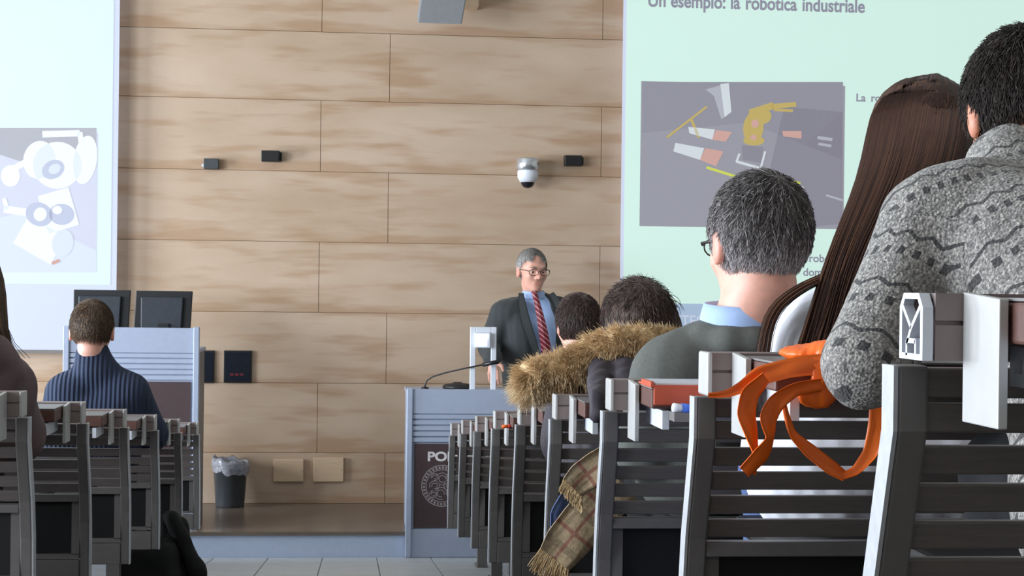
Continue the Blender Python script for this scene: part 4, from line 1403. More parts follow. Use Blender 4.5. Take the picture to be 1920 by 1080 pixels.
def knit_attr(V):
    ax = (J['sl'] + J['sr']) / 2 + V3((0, 0, 0.04)) - J['pelvis']
    ax = ax / np.linalg.norm(ax)
    lat = J['sr'] - J['sl']
    tilt = ax + 0.02 * lat
    bv = (V - J['pelvis']) @ tilt
    bu = (V - J['pelvis']) @ (lat / np.linalg.norm(lat))
    d = J['el'] - J['sl']
    L = np.linalg.norm(d)
    d = d / L
    t = (V - J['sl']) @ d
    rad = np.linalg.norm((V - J['sl']) - np.outer(np.clip(t, 0, L), d), axis=1)
    arm = (t > 0.03) & (rad < 0.095) & (((V - J['sl']) @ lat) < 0.02)
    fd = J['wl'] - J['el']
    tf = (V - J['el']) @ (fd / np.linalg.norm(fd))
    rel = V - J['sl']
    side = np.cross(d, V3((0, 1, 0)))
    side /= np.linalg.norm(side)
    ang = np.arctan2((rel @ V3((0, 1, 0))), rel @ side)
    bv = np.where(arm, -t + 0.36, bv)
    bu = np.where(arm, ang * 0.075, bu)
    return {'band_u': bu + 5.0, 'band_v': bv + 5.0}


p1 = person('person', 'person in a grey patterned knit pullover bent forward over a desk', J, H, SKIN['olive'], M['knit'], 'pullover', 0.014, 1.02, M['trouser'], arm_w=0.86,
            h=0.008, top_attr=knit_attr, folds=0.004, fold_f=36,
            extra_top=[(('c', J['neck'] + V3((0, -0.01, -0.02)), J['neck'] + V3((0, 0.025, 0.035)), 0.066, 0.062), 0.03), (('c', J['pelvis'] + V3((-0.09, -0.01, -0.05)), J['pelvis'] + V3((0.09, -0.01, -0.05)), 0.142, 0.142), 0.05)], cuts=[])
short_hair(p1, H, HAIR['black'], 6500, 0.026, 0.12, 0.008, messy=0.35)

# --- woman with long brown hair and a white shirt
J = seat_J(2, 0.86, 2.56, A3(1516, 648, 2.60), (1.03, 2.64, 1.47), A3(1470, 760, 2.62), (1.08, 2.66, 1.27), (0.74, 2.78, 1.345), (0.95, 2.78, 1.345), A3(1655, 508, 2.60), sleeve_r=0.062, lift=0.010)
H = head_frame(A3(1728, 292, 2.66), -12, 12, 8, 1.02)
p2 = person('person', 'person with long straight brown hair and a white shirt', J, H, SKIN['pale'], M['whitec'], 'shirt', 0.014, 1.0, M['jeans'], folds=0.005, fold_f=50,
            extra_top=[(('c', J['pelvis'] + V3((-0.10, -0.01, 0.0)), J['pelvis'] + V3((0.10, -0.01, 0.0)), 0.140, 0.140), 0.05)])
S, N = 18, 3000
u = rng.uniform(0, 1, N)
t = np.linspace(0, 1, S)
crown = HL(H, (0.0, -0.02, 0.118))
P = np.zeros((N, S, 3))
rt = rng.uniform(0.25, 1, N)
dep = rng.uniform(-1, 1, N)
for i in range(N):
    # over the crown, round the back of the head, then down in one curtain leaning to the left
    d = -1 + 2 * u[i]
    bk = math.sqrt(max(0, 1 - d * d))
    a = HL(H, (d * 0.034 + 0.004 * rng.normal(), 0.060 - 0.075 * rt[i], 0.131 - 0.006 * abs(d)))
    a2 = HL(H, (d * 0.066, -0.03 - 0.035 * bk, 0.136 - 0.034 * abs(d)))
    b = HL(H, (d * 0.098, -0.045 - 0.086 * bk, 0.065))
    c = HL(H, (d * 0.097, -0.05 - 0.072 * bk, -0.055))
    e1 = A3(1640 + 92 * d, 480, 2.545 + 0.03 * abs(d) + 0.018 * dep[i])
    e2 = A3(1598 + 100 * d + rng.normal() * 5, 668 + 12 * rng.normal(), 2.46 + 0.05 * abs(d) + 0.018 * dep[i])
    key = np.array([a, a2, b, c, e1, e2])
    for j in range(3):
        P[i, :, j] = np.interp(t, [0, 0.12, 0.26, 0.44, 0.70, 1.0], key[:, j])
for _ in range(3):
    P[:, 1:-1] = (P[:, :-2] + 2 * P[:, 1:-1] + P[:, 2:]) / 4
hairm = HAIR['long']
cap2 = short_hair(p2, H, hairm, 5000, 0.06, 0.035, 0.010, messy=0.08)
strands('long_hair', P, 0.0022, 0.0012, hairm, cap2, np.clip(rng.normal(size=N) * 0.2 + 0.45, 0, 1))
P = np.zeros((170, 12, 3))
tt = np.linspace(0, 1, 12)
for i in range(170):
    o_ = rng.normal() * 4 + 3
    xs_ = np.interp(tt, [0, 0.3, 0.6, 0.85, 1], np.array([1560, 1500, 1452, 1430, 1424]) + o_ * (0.5 + 0.9 * tt[[0, 3, 6, 9, 11]]))
    ys_ = np.interp(tt, [0, 0.3, 0.6, 0.85, 1], np.array([512, 537, 572, 622, 690]) + o_ * 0.6)
    dz = rng.normal() * 0.012
    P[i] = [A3(a, b, 2.53 + dz + 0.02 * k_ / 12 + 0.07 * max(0, 1 - k_ / 3)) for k_, (a, b) in enumerate(zip(xs_, ys_))]
for _ in range(2):
    P[:, 1:-1] = (P[:, :-2] + 2 * P[:, 1:-1] + P[:, 2:]) / 4
strands('shoulder_lock', P, 0.0012, 0.0006, hairm, cap2, np.clip(rng.normal(size=170) * 0.2 + 0.6, 0, 1))

# --- grey-haired man in an olive grey jacket with a pale blue collar
J = seat_J(3, 0.79, 3.34, A3(1252, 705, 3.22), (1.0, 3.26, 1.335), A3(1215, 840, 3.28), (1.06, 3.3, 1.16), (0.66, 3.56, 1.25), (0.92, 3.56, 1.25), A3(1392, 628, 3.22), sleeve_r=0.055)
H = head_frame(A3(1420, 458, 3.20), 12, 4, 0, 1.16)
p3 = person('person', 'person with thinning grey hair, olive grey jacket and pale blue collar', J, H, SKIN['fair'], M['jacket'], 'jacket', 0.020, 1.05, neck_r=0.066, folds=0.003,
            neck_cut=False, extra_top=[(('c', A3(1352, 650, 3.235), A3(1440, 648, 3.235), 0.045, 0.045), 0.03), (('c', A3(1345, 640, 3.20), A3(1300, 668, 3.21), 0.030, 0.045), 0.04), (('c', A3(1445, 640, 3.20), A3(1500, 668, 3.21), 0.030, 0.045), 0.04)]
            + [(('c', A3(1389, 636, 3.215) + 0.084 * V3((math.cos(a_), math.sin(a_), 0.0)), A3(1389, 636, 3.215) + 0.084 * V3((math.cos(a_ + 0.6), math.sin(a_ + 0.6), 0.0)), 0.026, 0.026), 0.02) for a_ in np.arange(0, 6.2, 0.6)])
ct = HL(H, (0, -0.022, -0.075))
cdir = (ct - J['neck']) / np.linalg.norm(ct - J['neck'])
cb = A3(1383, 622, 3.215)
ctop = A3(1388, 570, 3.215)


def collar(root, b, t_, r, m, name='shirt_collar', th=0.006):
    n = 40
    vs, fs = [], []
    for (c_, rr) in ((b, r + 0.004), (b * 0.4 + t_ * 0.6, r + 0.002), (t_, r - 0.002), (t_, r - 0.006), (b, r - 0.008)):
        for k in range(n):
            a_ = 2 * math.pi * k / n
            vs.append((c_[0] + rr * 1.02 * math.cos(a_), c_[1] + rr * 1.05 * math.sin(a_), c_[2] + 0.006 * math.sin(a_)))
    for i in range(4):
        for k in range(n):
            fs.append((i * n + k, i * n + (k + 1) % n, (i + 1) * n + (k + 1) % n, (i + 1) * n + k))
    return MB().add(vs, fs).build(name, m, root, True)


collar(p3, cb + V3((0.006, 0, 0)), ctop + V3((0.006, 0, 0)), 0.080, M['shirt'])
short_hair(p3, H, HAIR['salt'], 5200, 0.034, 0.10, 0.006, messy=0.45, down=1.3,
           rnd_fn=lambda D: np.clip(0.34 + 0.6 * np.clip(0.05 - D[:, 2], 0, 0.5) / 0.5 + 0.4 * np.clip(-D[:, 0] - 0.6, 0, 0.4) / 0.4, 0, 0.95),
           bald=lambda D: 1 - 1.9 * np.exp(-((D - V3((0.05, 0.1, 0.97))) ** 2).sum(1) / 0.16))
gl = MB()
for sx in (-1, 1):
    gl.tube([HL(H, (sx * 0.080, -0.02, 0.004)), HL(H, (sx * 0.078, 0.06, 0.006)), HL(H, (sx * 0.062, 0.092, 0.006))], 0.0030, 6)
    gl.tube([HL(H, (sx * 0.033 + 0.026 * math.cos(a_), 0.099 - 0.006 * abs(math.cos(a_)), 0.002 + 0.017 * math.sin(a_))) for a_ in np.linspace(0, 2 * math.pi, 17)], 0.0018, 6)
gl.build('glasses', M['wire'], p3, True)

# --- woman with dark wavy hair in a parka with a fur hood
J = seat_J(4, 0.74, 4.16, A3(1098, 728, 4.14), A3(1292, 722, 4.18), A3(1075, 830, 4.2), A3(1310, 830, 4.25), (0.66, 4.42, 1.16), (0.86, 4.42, 1.16), A3(1192, 672, 4.14), sleeve_r=0.078)
H = head_frame(A3(1195, 616, 4.17), 10, 10, 0, 0.92)
p4 = person('person', 'person with dark wavy hair in a plum parka with fur hood', J, H, SKIN['fair'], M['parka'], 'parka', 0.034, 1.1, folds=0.010, fold_f=42,
            extra_top=[(('c', A3(1120, 690, 4.06), A3(1240, 680, 4.06), 0.05, 0.05), 0.04), (('c', A3(985, 738, 4.06), A3(1090, 725, 4.06), 0.022, 0.04), 0.03), ] + [(('c', V3((a3.x, q[1], q[2])), V3((b3.x, w3[1], w3[2])), q[3], w3[3]), 0.012)
            for a3, b3, q, w3 in ((at(1128, 700, 3.99), at(1122, 720, 3.80), (0, 4.0, 1.300, 0.034), (0, 3.80, 1.270, 0.026)), (at(1170, 700, 3.99), at(1172, 720, 3.80), (0, 4.0, 1.302, 0.038), (0, 3.80, 1.270, 0.026)),
                                  (at(1122, 720, 3.80), at(1118, 740, 3.65), (0, 3.80, 1.268, 0.026), (0, 3.64, 1.258, 0.018)), (at(1118, 740, 3.65), at(1122, 765, 3.63), (0, 3.636, 1.258, 0.018), (0, 3.632, 1.215, 0.017)))])
hd = HAIR['dark']
cap4 = short_hair(p4, H, hd, 2500, 0.05, 0.22, 0.022, messy=0.7)
S, N = 10, 2200
P = np.zeros((N, S, 3))
t = np.linspace(0, 1, S)
for i in range(N):
    d = rng.uniform(-1, 1)
    b = math.sqrt(max(0, 1 - d * d))
    a0 = HL(H, (d * 0.05, 0.02 - 0.06 * rng.uniform(), 0.112))
    a1 = HL(H, (d * 0.100, -0.03 - 0.085 * b, 0.05))
    a2 = HL(H, (d * 0.118, -0.03 - 0.085 * b, -0.04))
    a3 = HL(H, (d * 0.130 + rng.normal() * 0.008, -0.03 - 0.085 * b + rng.normal() * 0.008, -0.12 - 0.03 * rng.uniform()))
    for j in range(3):
        P[i, :, j] = np.polyval(np.polyfit([0, 0.3, 0.65, 1], [a0[j], a1[j], a2[j], a3[j]], 3), t)
    ph, am = rng.uniform(0, 6.28), 0.007 * rng.uniform(0.3, 1)
    P[i, :, 0] += am * np.sin(t * 16 + ph) * t
    P[i, :, 1] += am * np.cos(t * 16 + ph) * t
strands('wavy_hair', P, 0.0018, 0.0009, hd, cap4)
P = np.zeros((26, 9, 3))                      # flyaway curls at the right of the hair
for i in range(26):
    x, y = rng.uniform(1255, 1272), rng.uniform(560, 610)
    ph = rng.uniform(0, 6)
    P[i] = [A3(x - 14 + 22 * q_ + 5 * math.cos(ph + 5 * q_), y + 16 * (q_ - 0.5) + 6 * math.sin(ph + 5 * q_), 4.17) for q_ in np.linspace(0, 1, 9)]
strands('stray_curls', P, 0.0011, 0.0006, hd, cap4)
path = [A3(x, y, Y_) for x, y, Y_ in ((992, 724, 4.03), (1002, 706, 4.03), (1040, 700, 4.03), (1075, 694, 4.03), (1108, 670, 4.03), (1150, 650, 4.02), (1200, 643, 4.02), (1250, 642, 4.04), (1285, 648, 4.10))]
rads = [0.030, 0.038, 0.040, 0.042, 0.042, 0.042, 0.038, 0.032, 0.024]
fur = field_obj('fur_trim', [(('c', path[i], path[i + 1], rads[i], rads[i + 1]), 0.02) for i in range(len(path) - 1)], HAIR['fur'], p4, h=0.008, folds=0.006, freq=70, attr_fn=lambda V: {'rnd': 0.6 + 0.2 * wob(V, 90)})
N = 26000
k = np.clip(rng.uniform(-0.5, len(path) - 0.7, N), 0, len(path) - 1.001)
i0 = k.astype(int)
fr = (k - i0)[:, None]
PA = np.array(path)
RA = np.array(rads)
cen = PA[i0] * (1 - fr) + PA[i0 + 1] * fr
rr = (RA[i0] * (1 - fr[:, 0]) + RA[i0 + 1] * fr[:, 0])[:, None]
node = rng.uniform(0, 1, N) < 0.16
k = np.where(node, rng.integers(0, len(path) - 1, N), k)
i0 = k.astype(int)
fr = (k - i0)[:, None]
cen = PA[i0] * (1 - fr) + PA[i0 + 1] * fr
rr = (RA[i0] * (1 - fr[:, 0]) + RA[i0 + 1] * fr[:, 0])[:, None] * np.where(node, 1.12, 1.0)[:, None]
tan = PA[i0 + 1] - PA[i0]
tan /= np.linalg.norm(tan, axis=1, keepdims=True)
D = rng.normal(size=(N, 3))
D -= tan * (D * tan).sum(1, keepdims=True) * np.where((node | (k <= 0) | (k > len(path) - 1.01))[:, None], 0.0, 1.0)
D /= np.linalg.norm(D, axis=1, keepdims=True)
clump = np.stack([wob(cen + D * rr, 160, s_) for s_ in (0, 3, 6)], 1)
ln = 0.024 * rng.uniform(0.5, 1.2, (N, 1))
g_ = D + clump * 0.6 + rng.normal(size=(N, 3)) * 0.22 + V3((-0.25, -0.1, -0.25))
root_ = cen + D * rr * 0.95
P = np.stack([root_, root_ + g_ * ln * 0.5, root_ + g_ * ln * 0.95 + V3((0, 0, -0.004))], 1)
strands('fur', P, 0.0008, 0.0003, HAIR['fur'], fur, np.clip(0.58 + 0.32 * wob(root_, 60, 2) + 0.2 * rng.normal(size=N), 0, 1))

# --- dark-haired young man beyond the fur hood
J = seat_J(6, 0.80, 5.92, A3(1030, 706, 5.86), A3(1148, 706, 5.88), A3(1015, 790, 5.9), A3(1165, 790, 5.9), (0.72, 6.14, 0.99), (0.90, 6.14, 0.99), A3(1086, 676, 5.86), sleeve_r=0.047)
H = head_frame(A3(1083, 612, 5.88), 8, 8, 0, 0.93)
p5 = person('person', 'person with short dark hair and red ear beyond the fur hood', J, H, SKIN['fair'], M['darkgrey'], 'jumper', 0.014, 0.95)
short_hair(p5, H, HAIR['dark'], 5000, 0.036, 0.12, 0.009, messy=0.4)

# --- man in the navy ribbed jumper
J = seat_J(7, -1.09, 6.78, A3(122, 738, 6.72), A3(246, 738, 6.72), A3(98, 815, 6.76), A3(284, 815, 6.80), (-1.2, 7.02, 0.905), (-1.0, 7.02, 0.905), A3(181, 690, 6.72), sleeve_r=0.058)
H = head_frame(A3(173, 622, 6.72), 0, 6, 0, 1.04)


def rib_attr(V):
    c_ = J['neck']
    return {'band_u': np.where(np.abs(V[:, 2] - c_[2]) < 9, (V[:, 0] - c_[0]), 0) + 5.0}


p7 = person('person', 'person in a navy ribbed jumper sitting in front of the podium', J, H, SKIN['fair'], M['navy'], 'jumper', 0.020, 1.08, top_attr=rib_attr, folds=0.003,
            extra_top=[(('c', J['neck'] + V3((0, -0.01, -0.01)), A3(174, 668, 6.712), 0.080, 0.070), 0.03)], neck_cut=False)
short_hair(p7, H, HAIR['brown'], 5200, 0.018, 0.07, 0.005, messy=0.35)

# --- woman in the brown-mauve coat at the left
J = seat_J(4, -1.12, 4.18, A3(-170, 725, 4.15), A3(0, 735, 4.15), A3(-210, 830, 4.2), A3(22, 815, 4.22), (-1.18, 4.44, 1.16), (-1.0, 4.44, 1.16), A3(-72, 655, 4.15), sleeve_r=0.074)
H = head_frame(A3(-66, 562, 4.18), 6, 8, 0, 1.0)
p8 = person('person', 'person in a brown mauve hooded coat sitting across the aisle', J, H, SKIN['fair'], M['mauve'], 'coat', 0.030, 1.08, folds=0.009, fold_f=40,
            extra_top=[(('c', A3(-110, 668, 4.08), A3(-18, 662, 4.08), 0.05, 0.045), 0.03), (('c', A3(-18, 662, 4.08), A3(22, 700, 4.10), 0.045, 0.03), 0.03)])
cap8 = short_hair(p8, H, HAIR['brown'], 2000, 0.05, 0.12, 0.012, messy=0.3)
P = np.zeros((900, 8, 3))
for i in range(900):
    d = rng.uniform(-1, 1)
    b = math.sqrt(max(0, 1 - d * d))
    ks = [HL(H, (d * 0.06, -0.02, 0.115)), HL(H, (d * 0.10, -0.03 - 0.08 * b, 0.03)), HL(H, (d * 0.11, -0.03 - 0.08 * b, -0.07)), HL(H, (d * 0.135 + rng.normal() * 0.01, -0.02 - 0.08 * b, -0.15))]
    for j in range(3):
        P[i, :, j] = np.polyval(np.polyfit([0, 0.35, 0.7, 1], [q_[j] for q_ in ks], 3), np.linspace(0, 1, 8))
strands('shoulder_hair', P, 0.0018, 0.0008, HAIR['brown'], cap8)

LAPELS = []
# --- the speaker behind the lectern
Jc = dict(fwd=(0.12, -1, 0), pelvis=A3(1008, 742, 9.66), sl=A3(942, 588, 9.62), sr=A3(1052, 582, 9.68), el=A3(917, 652, 9.60), er=A3(1082, 668, 9.70), neck=A3(1003, 562, 9.66))
Jc['wl'] = A3(924, 673, 9.42)
Jc['wr'] = A3(1084, 716, 9.60)
Jc['hdr'] = V3((0.02, -0.1, -1))
Jc['hnr'] = V3((0.4, -1, 0))
Jc['hdl'] = V3((0.02, -0.25, -1))
Jc['hnl'] = V3((-0.3, -1, 0.2))
Jc['curl'] = 0.25
for q, sg in (('l', -1), ('r', 1)):
    Jc['k' + q] = V3((Jc['pelvis'][0] + sg * 0.09, 9.64, STAGE_Z + 0.46))
    Jc['a' + q] = V3((Jc['pelvis'][0] + sg * 0.10, 9.69, STAGE_Z + 0.064))
H = head_frame(A3(998, 508, 9.62), 180 + 16, 6, 0, 1.08)
J = Jc
vx = A3(1022, 690, 9.5)
p6 = person('person', 'grey-haired person in dark suit and red tie speaking behind the lectern', J, H, SKIN['fair'], M['suit'], 'jacket', 0.022, 1.0, M['suit'], h=0.0065, hh=0.0045,
            sleeve=0.95, folds=0.004, fold_f=45, cuts=[('c', A3(1010, 552, 9.53), A3(1036, 700, 9.475), 0.105, 0.062)])
lapel = M['suit']
for pts_, w_l in (([(977, 550, 9.575), (979, 575, 9.535), (987, 610, 9.512), (1002, 650, 9.505), (1018, 690, 9.52)], [0.03, 0.05, 0.06, 0.045, 0.02]),
                  ([(1034, 550, 9.60), (1049, 575, 9.56), (1058, 610, 9.54), (1060, 650, 9.53), (1056, 690, 9.54)], [0.03, 0.05, 0.06, 0.045, 0.02])):
    LAPELS.append((pts_, w_l))
sp = torso_prims(J, 0.017, 1.0)
field_obj('shirt', sp, M['shirt'], p6, h=0.008, cuts=[('c', J['neck'] + V3((0, 0, 0.03)), HL(H, (0, -0.01, -0.02)), 0.060, 0.085)])
collar(p6, A3(1001, 558, 9.645), A3(1000, 545, 9.645), 0.066, M['shirt'])
tie = MB()
front = [(1003, 553, 9.565), (1006, 565, 9.535), (1012, 590, 9.512), (1018, 620, 9.505), (1023, 650, 9.515), (1026, 680, 9.53), (1027, 700, 9.55)]
wt = [0.016, 0.018, 0.022, 0.027, 0.031, 0.034, 0.002]
vs, fs = [], []
for (x, y, Y_), wd_ in zip(front, wt):
    c_ = A3(x, y, Y_)
    for dx, dy in ((-wd_, 0), (0, -0.008), (wd_, 0), (0, 0.008)):
        vs.append(tuple(c_ + V3((dx, dy - 0.012, 0))))
for i in range(len(front) - 1):
    for k_ in range(4):
        fs.append((i * 4 + k_, i * 4 + (k_ + 1) % 4, (i + 1) * 4 + (k_ + 1) % 4, (i + 1) * 4 + k_))
fs += [(0, 1, 2, 3), (24, 27, 26, 25)]
to = tie.add(vs, fs).build('tie', M['tie'], p6)
field_obj('tie_knot', [(('c', A3(1002, 549, 9.555), A3(1004, 558, 9.545), 0.018, 0.013), 0.01)], M['tie'], to, h=0.004)
cu = J['wl'] - J['el']
cu = cu / np.linalg.norm(cu)
MB().tube([tuple(J['wl'] - cu * 0.03), tuple(J['wl'] + cu * 0.006)], 0.044, 20).build('shirt_cuff', M['shirt'], p6, True)
short_hair(p6, H, HAIR['grey'], 5000, 0.022, 0.04, 0.005, messy=0.2, rnd_fn=lambda D: np.clip(0.35 + 0.6 * (np.abs(D[:, 0]) - 0.35), 0.1, 0.9),
           bald=lambda D: 1 - 2.0 * np.exp(-((D - V3((0.0, 0.86, 0.5))) ** 2).sum(1) / 0.22))
gl = MB()
for sx in (-1, 1):
    gl.tube([HL(H, (sx * 0.080, -0.015, 0.006)), HL(H, (sx * 0.078, 0.06, 0.010)), HL(H, (sx * 0.062, 0.104, 0.008))], 0.0020, 6)
    gl.tube([HL(H, (sx * 0.034 + 0.027 * math.cos(a_), 0.111 - 0.006 * abs(math.cos(a_)), 0.002 + 0.018 * math.sin(a_))) for a_ in np.linspace(0, 2 * math.pi, 21)], 0.0018, 6)
gl.tube([HL(H, (-0.008, 0.114, 0.008)), HL(H, (0.008, 0.114, 0.008))], 0.0018, 6)
gl.build('glasses', M['wire'], p6, True)
br = MB()
for sx in (-1, 1):
    br.tube([HL(H, (sx * 0.014, 0.097, 0.024)), HL(H, (sx * 0.032, 0.095, 0.030)), HL(H, (sx * 0.050, 0.082, 0.026))], [0.0035, 0.004, 0.0025], 6)
br.build('eyebrows', mat('grey_eyebrow', (140, 128, 120), 0.8), p6, True)


# ------------------------------------------------------------------ loose things
def ribbon(name, pts, widths, m, parent, face=(0, -1, 0), thick=0.0016, twist=None, wave=0.0, n=40):
    """a strip of cloth along a path; it faces `face`, turned by `twist` radians along the way"""
    pts = np.array(pts, float)
    d = np.concatenate([[0], np.cumsum(np.linalg.norm(np.diff(pts, axis=0), axis=1))])
    tt = np.linspace(0, d[-1], n)
    C = np.stack([np.interp(tt, d, pts[:, j]) for j in range(3)], 1)
    for _ in range(4):
        C[1:-1] = (C[:-2] + 2 * C[1:-1] + C[2:]) / 4
    W = np.interp(tt, d, widths)
    TW = np.zeros(n) if twist is None else np.interp(tt, d, twist)
    T = np.gradient(C, axis=0)
    T /= np.linalg.norm(T, axis=1, keepdims=True)
    F = np.tile(V3(face), (n, 1))
    S_ = np.cross(T, F)
    S_ /= np.maximum(np.linalg.norm(S_, axis=1, keepdims=True), 1e-6)
    Nn = np.cross(S_, T)
    S2 = S_ * np.cos(TW)[:, None] + Nn * np.sin(TW)[:, None]
    N2 = np.cross(S2, T)
    cols = 7
    vs, uvs, fs = [], [], []
    for side in (0, 1):
        for i in range(n):
            for j in range(cols):
                q_ = j / (cols - 1) - 0.5
                b_ = wave * math.sin(3.1 * j + tt[i] * 60) + wave * math.sin(tt[i] * 35 + j)
                p_ = C[i] + S2[i] * W[i] * q_ + N2[i] * (b_ + (thick / 2 if side else -thick / 2))
                vs.append(tuple(p_))
                uvs.append((W[i] * q_ + 0.03, tt[i]))
    o_ = n * cols
    for i in range(n - 1):
        for j in range(cols - 1):
            a = i * cols + j
            fs.append((a, a + 1, a + cols + 1, a + cols))
            fs.append((o_ + a, o_ + a + cols, o_ + a + cols + 1, o_ + a + 1))
        for j in (0, cols - 1):
            a = i * cols + j
            fs.append((a, a + cols, o_ + a + cols, o_ + a))
    me = bpy.data.meshes.new(name)
    me.from_pydata(vs, [], fs)
    ul = me.uv_layers.new(name='uv')
    for lp in me.loops:
        ul.data[lp.index].uv = uvs[lp.vertex_index]
    return link(name, me, m, parent, True), C, S2, W


for pts_, w_l in LAPELS:
    ribbon('lapel', [A3(*q_) for q_ in pts_], w_l, lapel, p6, face=(0, -1, 0), thick=0.008, n=24)

# orange bag on the second desk, its straps hanging over the edge
D2 = Y0 + PITCH - 0.245
e = tag(empty('orange_bag', tuple(at(1490, 690, D2 + 0.08))), 'crumpled orange nylon bag with straps hanging off the desk', 'bag')
YE = D2 - 0.012
zd2 = desk_z(Y0 + PITCH) - 0.003
b0, b1 = at(1500, 690, D2 + 0.045), at(1556, 688, D2 + 0.055)
bmid = (b0.x + b1.x) / 2
field_obj('bag_body', [(('e', V3((bmid, D2 + 0.055, zd2 + 0.009)), V3((0.044, 0.050, 0.011)), None), 0.006), (('e', V3((bmid + 0.012, D2 + 0.030, zd2 + 0.013)), V3((0.030, 0.036, 0.014)), None), 0.006),
                       (('e', V3((bmid + 0.006, D2 - 0.006, zd2 + 0.001)), V3((0.034, 0.010, 0.013)), None), 0.006), (('e', V3((bmid + 0.006, D2 - 0.011, zd2 - 0.020)), V3((0.030, 0.008, 0.026)), None), 0.006)], M['orange'], e, h=0.004, folds=0.003, freq=150)
A_ = lambda pts: [A3(x, y, Y_) for x, y, Y_ in pts]
ribbon('strap', A_([(1328, 741, YE), (1362, 740, YE), (1392, 726, YE), (1425, 704, YE + 0.002), (1480, 690, YE), (1530, 683, YE), (1572, 690, YE)]), [0.006, 0.009, 0.015, 0.024, 0.024, 0.026, 0.04], M['orange'], e, twist=[0.1, 0.3, 0.2, 0.0, 0.3, 0.1, 0.2], wave=0.0012)
ribbon('strap', A_([(1436, 708, YE - 0.006), (1404, 738, YE - 0.008), (1398, 775, YE - 0.008), (1410, 815, YE - 0.008), (1418, 850, YE - 0.008), (1404, 886, YE - 0.008)]), [0.018, 0.024, 0.024, 0.020, 0.014, 0.022], M['orange'], e, twist=[0.5, 0.2, 0.1, 0.5, 0.9, 0.3], wave=0.0012)
ribbon('strap', A_([(1540, 722, YE - 0.010), (1490, 728, YE - 0.012), (1455, 754, YE - 0.012), (1440, 782, YE - 0.012), (1446, 822, YE - 0.012), (1428, 852, YE - 0.012), (1396, 886, YE - 0.012)]), [0.016, 0.018, 0.022, 0.024, 0.018, 0.024, 0.018], M['orange'], e, twist=[0.2, 0.3, 0.0, 0.2, 0.8, 0.4, 0.3], wave=0.0012)
ribbon('strap', A_([(1468, 745, YE - 0.004), (1474, 780, YE - 0.004), (1484, 815, YE - 0.004), (1520, 846, YE - 0.004), (1560, 878, YE - 0.004), (1584, 893, YE - 0.004)]), [0.007, 0.008, 0.012, 0.018, 0.018, 0.014], M['orange'], e, twist=[0.9, 0.8, 0.5, 0.2, 0.2, 0.5], wave=0.001)
ribbon('strap', A_([(1580, 893, YE - 0.005), (1605, 884, YE - 0.006), (1632, 850, YE - 0.008), (1646, 800, YE - 0.010), (1652, 740, YE - 0.010)]), [0.009, 0.012, 0.018, 0.024, 0.026], M['orange'], e, twist=[0.7, 0.6, 0.4, 0.2, 0.1], wave=0.001)
field_obj('inner_fold', [(('e', A3(1532, 738, D2 - 0.014), V3((0.026, 0.008, 0.020)), None), 0.006)], M['orange'], e, h=0.004, folds=0.003, freq=150)

# red folder and blue-capped bottle on the third desk, small orange and white things farther down
D3 = Y0 + 2 * PITCH
z3 = desk_z(D3) - 0.003
e = tag(empty('folder', (0.66, D3 - 0.16, z3)), 'terracotta red folder standing along the third desk edge', 'folder')
xf = at(1226, 740, D3 - 0.255).x
TERRA = mat('terracotta_card', (196, 84, 54), 0.55, var=0.1)
box('cover', TERRA, e, xf, xf + 0.31, D3 - 0.256, D3 - 0.250, z3 - 0.030, z3 + 0.006, 0.002)
box('spine', TERRA, e, xf - 0.006, xf, D3 - 0.256, D3 - 0.16, z3 + 0.001, z3 + 0.012, 0.001)
box('back_cover', TERRA, e, xf, xf + 0.31, D3 - 0.250, D3 - 0.10, z3 + 0.0005, z3 + 0.004)
box('pages', M['white'], e, xf + 0.004, xf + 0.30, D3 - 0.248, D3 - 0.11, z3 + 0.004, z3 + 0.009)
bt0, bt1 = A3(1262, 764, D3 - 0.285), A3(1306, 770, D3 - 0.275)
e = tag(empty('glue_stick', tuple(bt0)), 'small white and blue tube lying below the red folder', 'tube')
mid = bt0 * 0.66 + bt1 * 0.34
MB().tube([tuple(bt0), tuple(mid)], 0.008, 14).build('cap', M['white'], e, True)
MB().tube([tuple(mid), tuple(bt1)], 0.0095, 14).build('barrel', M['bluep'], e, True)
box('holder', M['frame'], e, bt0[0], bt1[0], bt0[1] - 0.012, bt0[1] + 0.05, bt0[2] - 0.024, bt0[2] - 0.0085)
D6 = Y0 + 5 * PITCH
z6 = desk_z(D6) - 0.003
pa_, pb_ = A3(941, 800, D6 - 0.252), A3(958, 799, D6 - 0.252)
e = tag(empty('orange_marker', (pa_[0], pa_[1], z6)), 'tiny orange marker clipped to a desk edge near the lectern', 'marker')
MB().tube([tuple(pa_), tuple(pa_ * 0.3 + pb_ * 0.7)], 0.0055, 10).build('barrel', M['orange'], e, True)
MB().tube([tuple(pa_ * 0.3 + pb_ * 0.7), tuple(pb_)], 0.0062, 10).build('cap', M['red'], e, True)

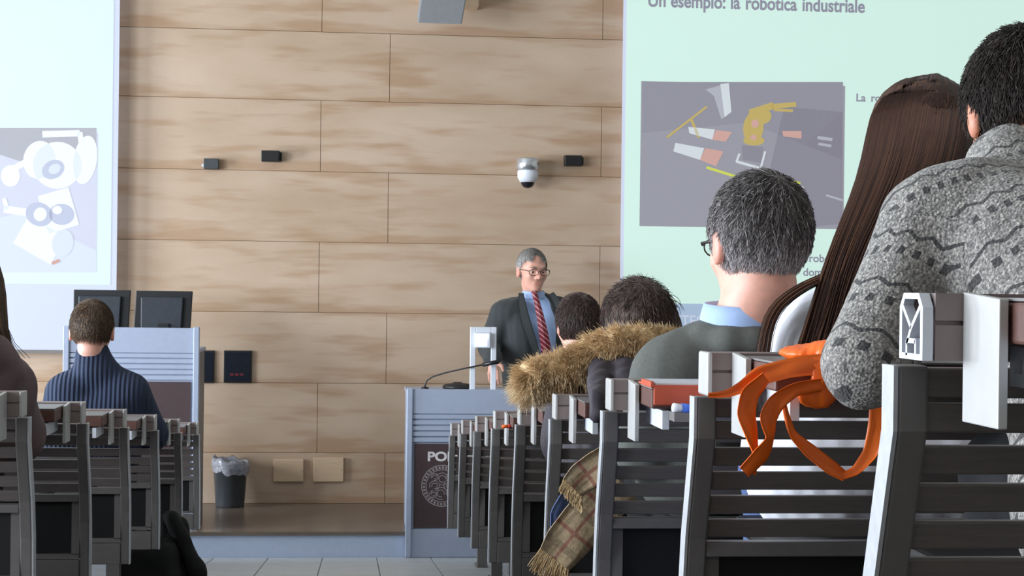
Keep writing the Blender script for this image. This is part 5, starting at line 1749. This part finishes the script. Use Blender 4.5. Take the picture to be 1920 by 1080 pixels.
# plaid scarf hanging at the end of the third bench
e = tag(empty('scarf', tuple(at(1110, 870, 3.35))), 'beige plaid scarf with fringed ends hanging beside a bench end', 'scarf')
r1, C1, S1, W1 = ribbon('scarf_end', A_([(1150, 862, 3.36), (1118, 878, 3.37), (1092, 896, 3.38), (1074, 914, 3.38)]), [0.075, 0.072, 0.066, 0.055], M['plaid'], e, thick=0.006, wave=0.003)
r2, C2, S2_, W2 = ribbon('scarf_fall', A_([(1165, 905, 3.42), (1125, 945, 3.42), (1090, 985, 3.43), (1060, 1022, 3.43), (1040, 1048, 3.43)]), [0.100, 0.102, 0.100, 0.094, 0.078], M['plaid'], e, thick=0.006, wave=0.003)
for (C_, S_, W_, nm, ln, drop, par) in ((C1, S1, W1, 16, 0.035, (-0.10, 0, -0.9), r1), (C2, S2_, W2, 22, 0.055, (-0.25, 0, -0.9), r2)):
    P = np.zeros((nm * 4, 6, 3))
    for i in range(nm * 4):
        q_ = (i // 4 + 0.5) / nm - 0.5
        st_ = C_[-1] + S_[-1] * W_[-1] * q_
        dr = V3(drop) + S_[-1] * q_ * 0.5 + rng.normal(size=3) * 0.05
        for j in range(6):
            P[i, j] = st_ + dr * ln * j / 5 * rng.uniform(0.95, 1.05) + V3((0.001 * math.sin(j * 2 + i), 0.001 * math.cos(j * 2 + i), 0))
    strands('fringe', P, 0.0016, 0.0012, M['fringe'], par)
e = tag(empty('denim_garment', tuple(at(1060, 960, 3.5))), 'fold of blue denim under the plaid scarf', 'garment')
ribbon('fold', A_([(1100, 905, 3.47), (1070, 935, 3.48), (1052, 965, 3.48), (1042, 990, 3.48)]), [0.05, 0.05, 0.045, 0.02], M['jeans'], e, thick=0.01, wave=0.004)
ribbon('hem', A_([(1050, 968, 3.478), (1040, 992, 3.478)]), [0.044, 0.022], M['jeans'], e, thick=0.014, wave=0.002)

# black coat heaped at the end of a left bench, spilling into the aisle
e = tag(empty('black_coat', tuple(at(330, 1100, 6.95))), 'black coat heaped at a bench end beside the aisle', 'coat')
cz = floor_z(6.95)
field_obj('coat_body', [(('c', A3(292, 985, 6.93), A3(325, 985, 6.92), 0.042, 0.045), 0.04), (('c', A3(325, 990, 6.92), A3(352, 1090, 6.92), 0.05, 0.07), 0.04), (('c', A3(306, 1030, 6.90), A3(310, 1100, 6.88), 0.060, 0.070), 0.04), (('c', A3(238, 1052, 6.80), A3(300, 1045, 6.82), 0.070, 0.075), 0.04), (('c', A3(238, 1090, 6.79), A3(300, 1090, 6.81), 0.080, 0.085), 0.04)],
          M['coat'], e, h=0.009, folds=0.010, freq=45, planes=[((0, 6.95, cz + 0.004), (0, -0.1, -1))])
field_obj('sleeve', [(('c', A3(322, 972, 6.88), A3(368, 1070, 6.86), 0.034, 0.036), 0.03), (('c', A3(368, 1070, 6.86), A3(376, 1105, 6.86), 0.036, 0.04), 0.03)], M['coat'], e, h=0.009, folds=0.006, freq=60, planes=[((0, 6.86, cz + 0.012), (0, -0.1, -1))])
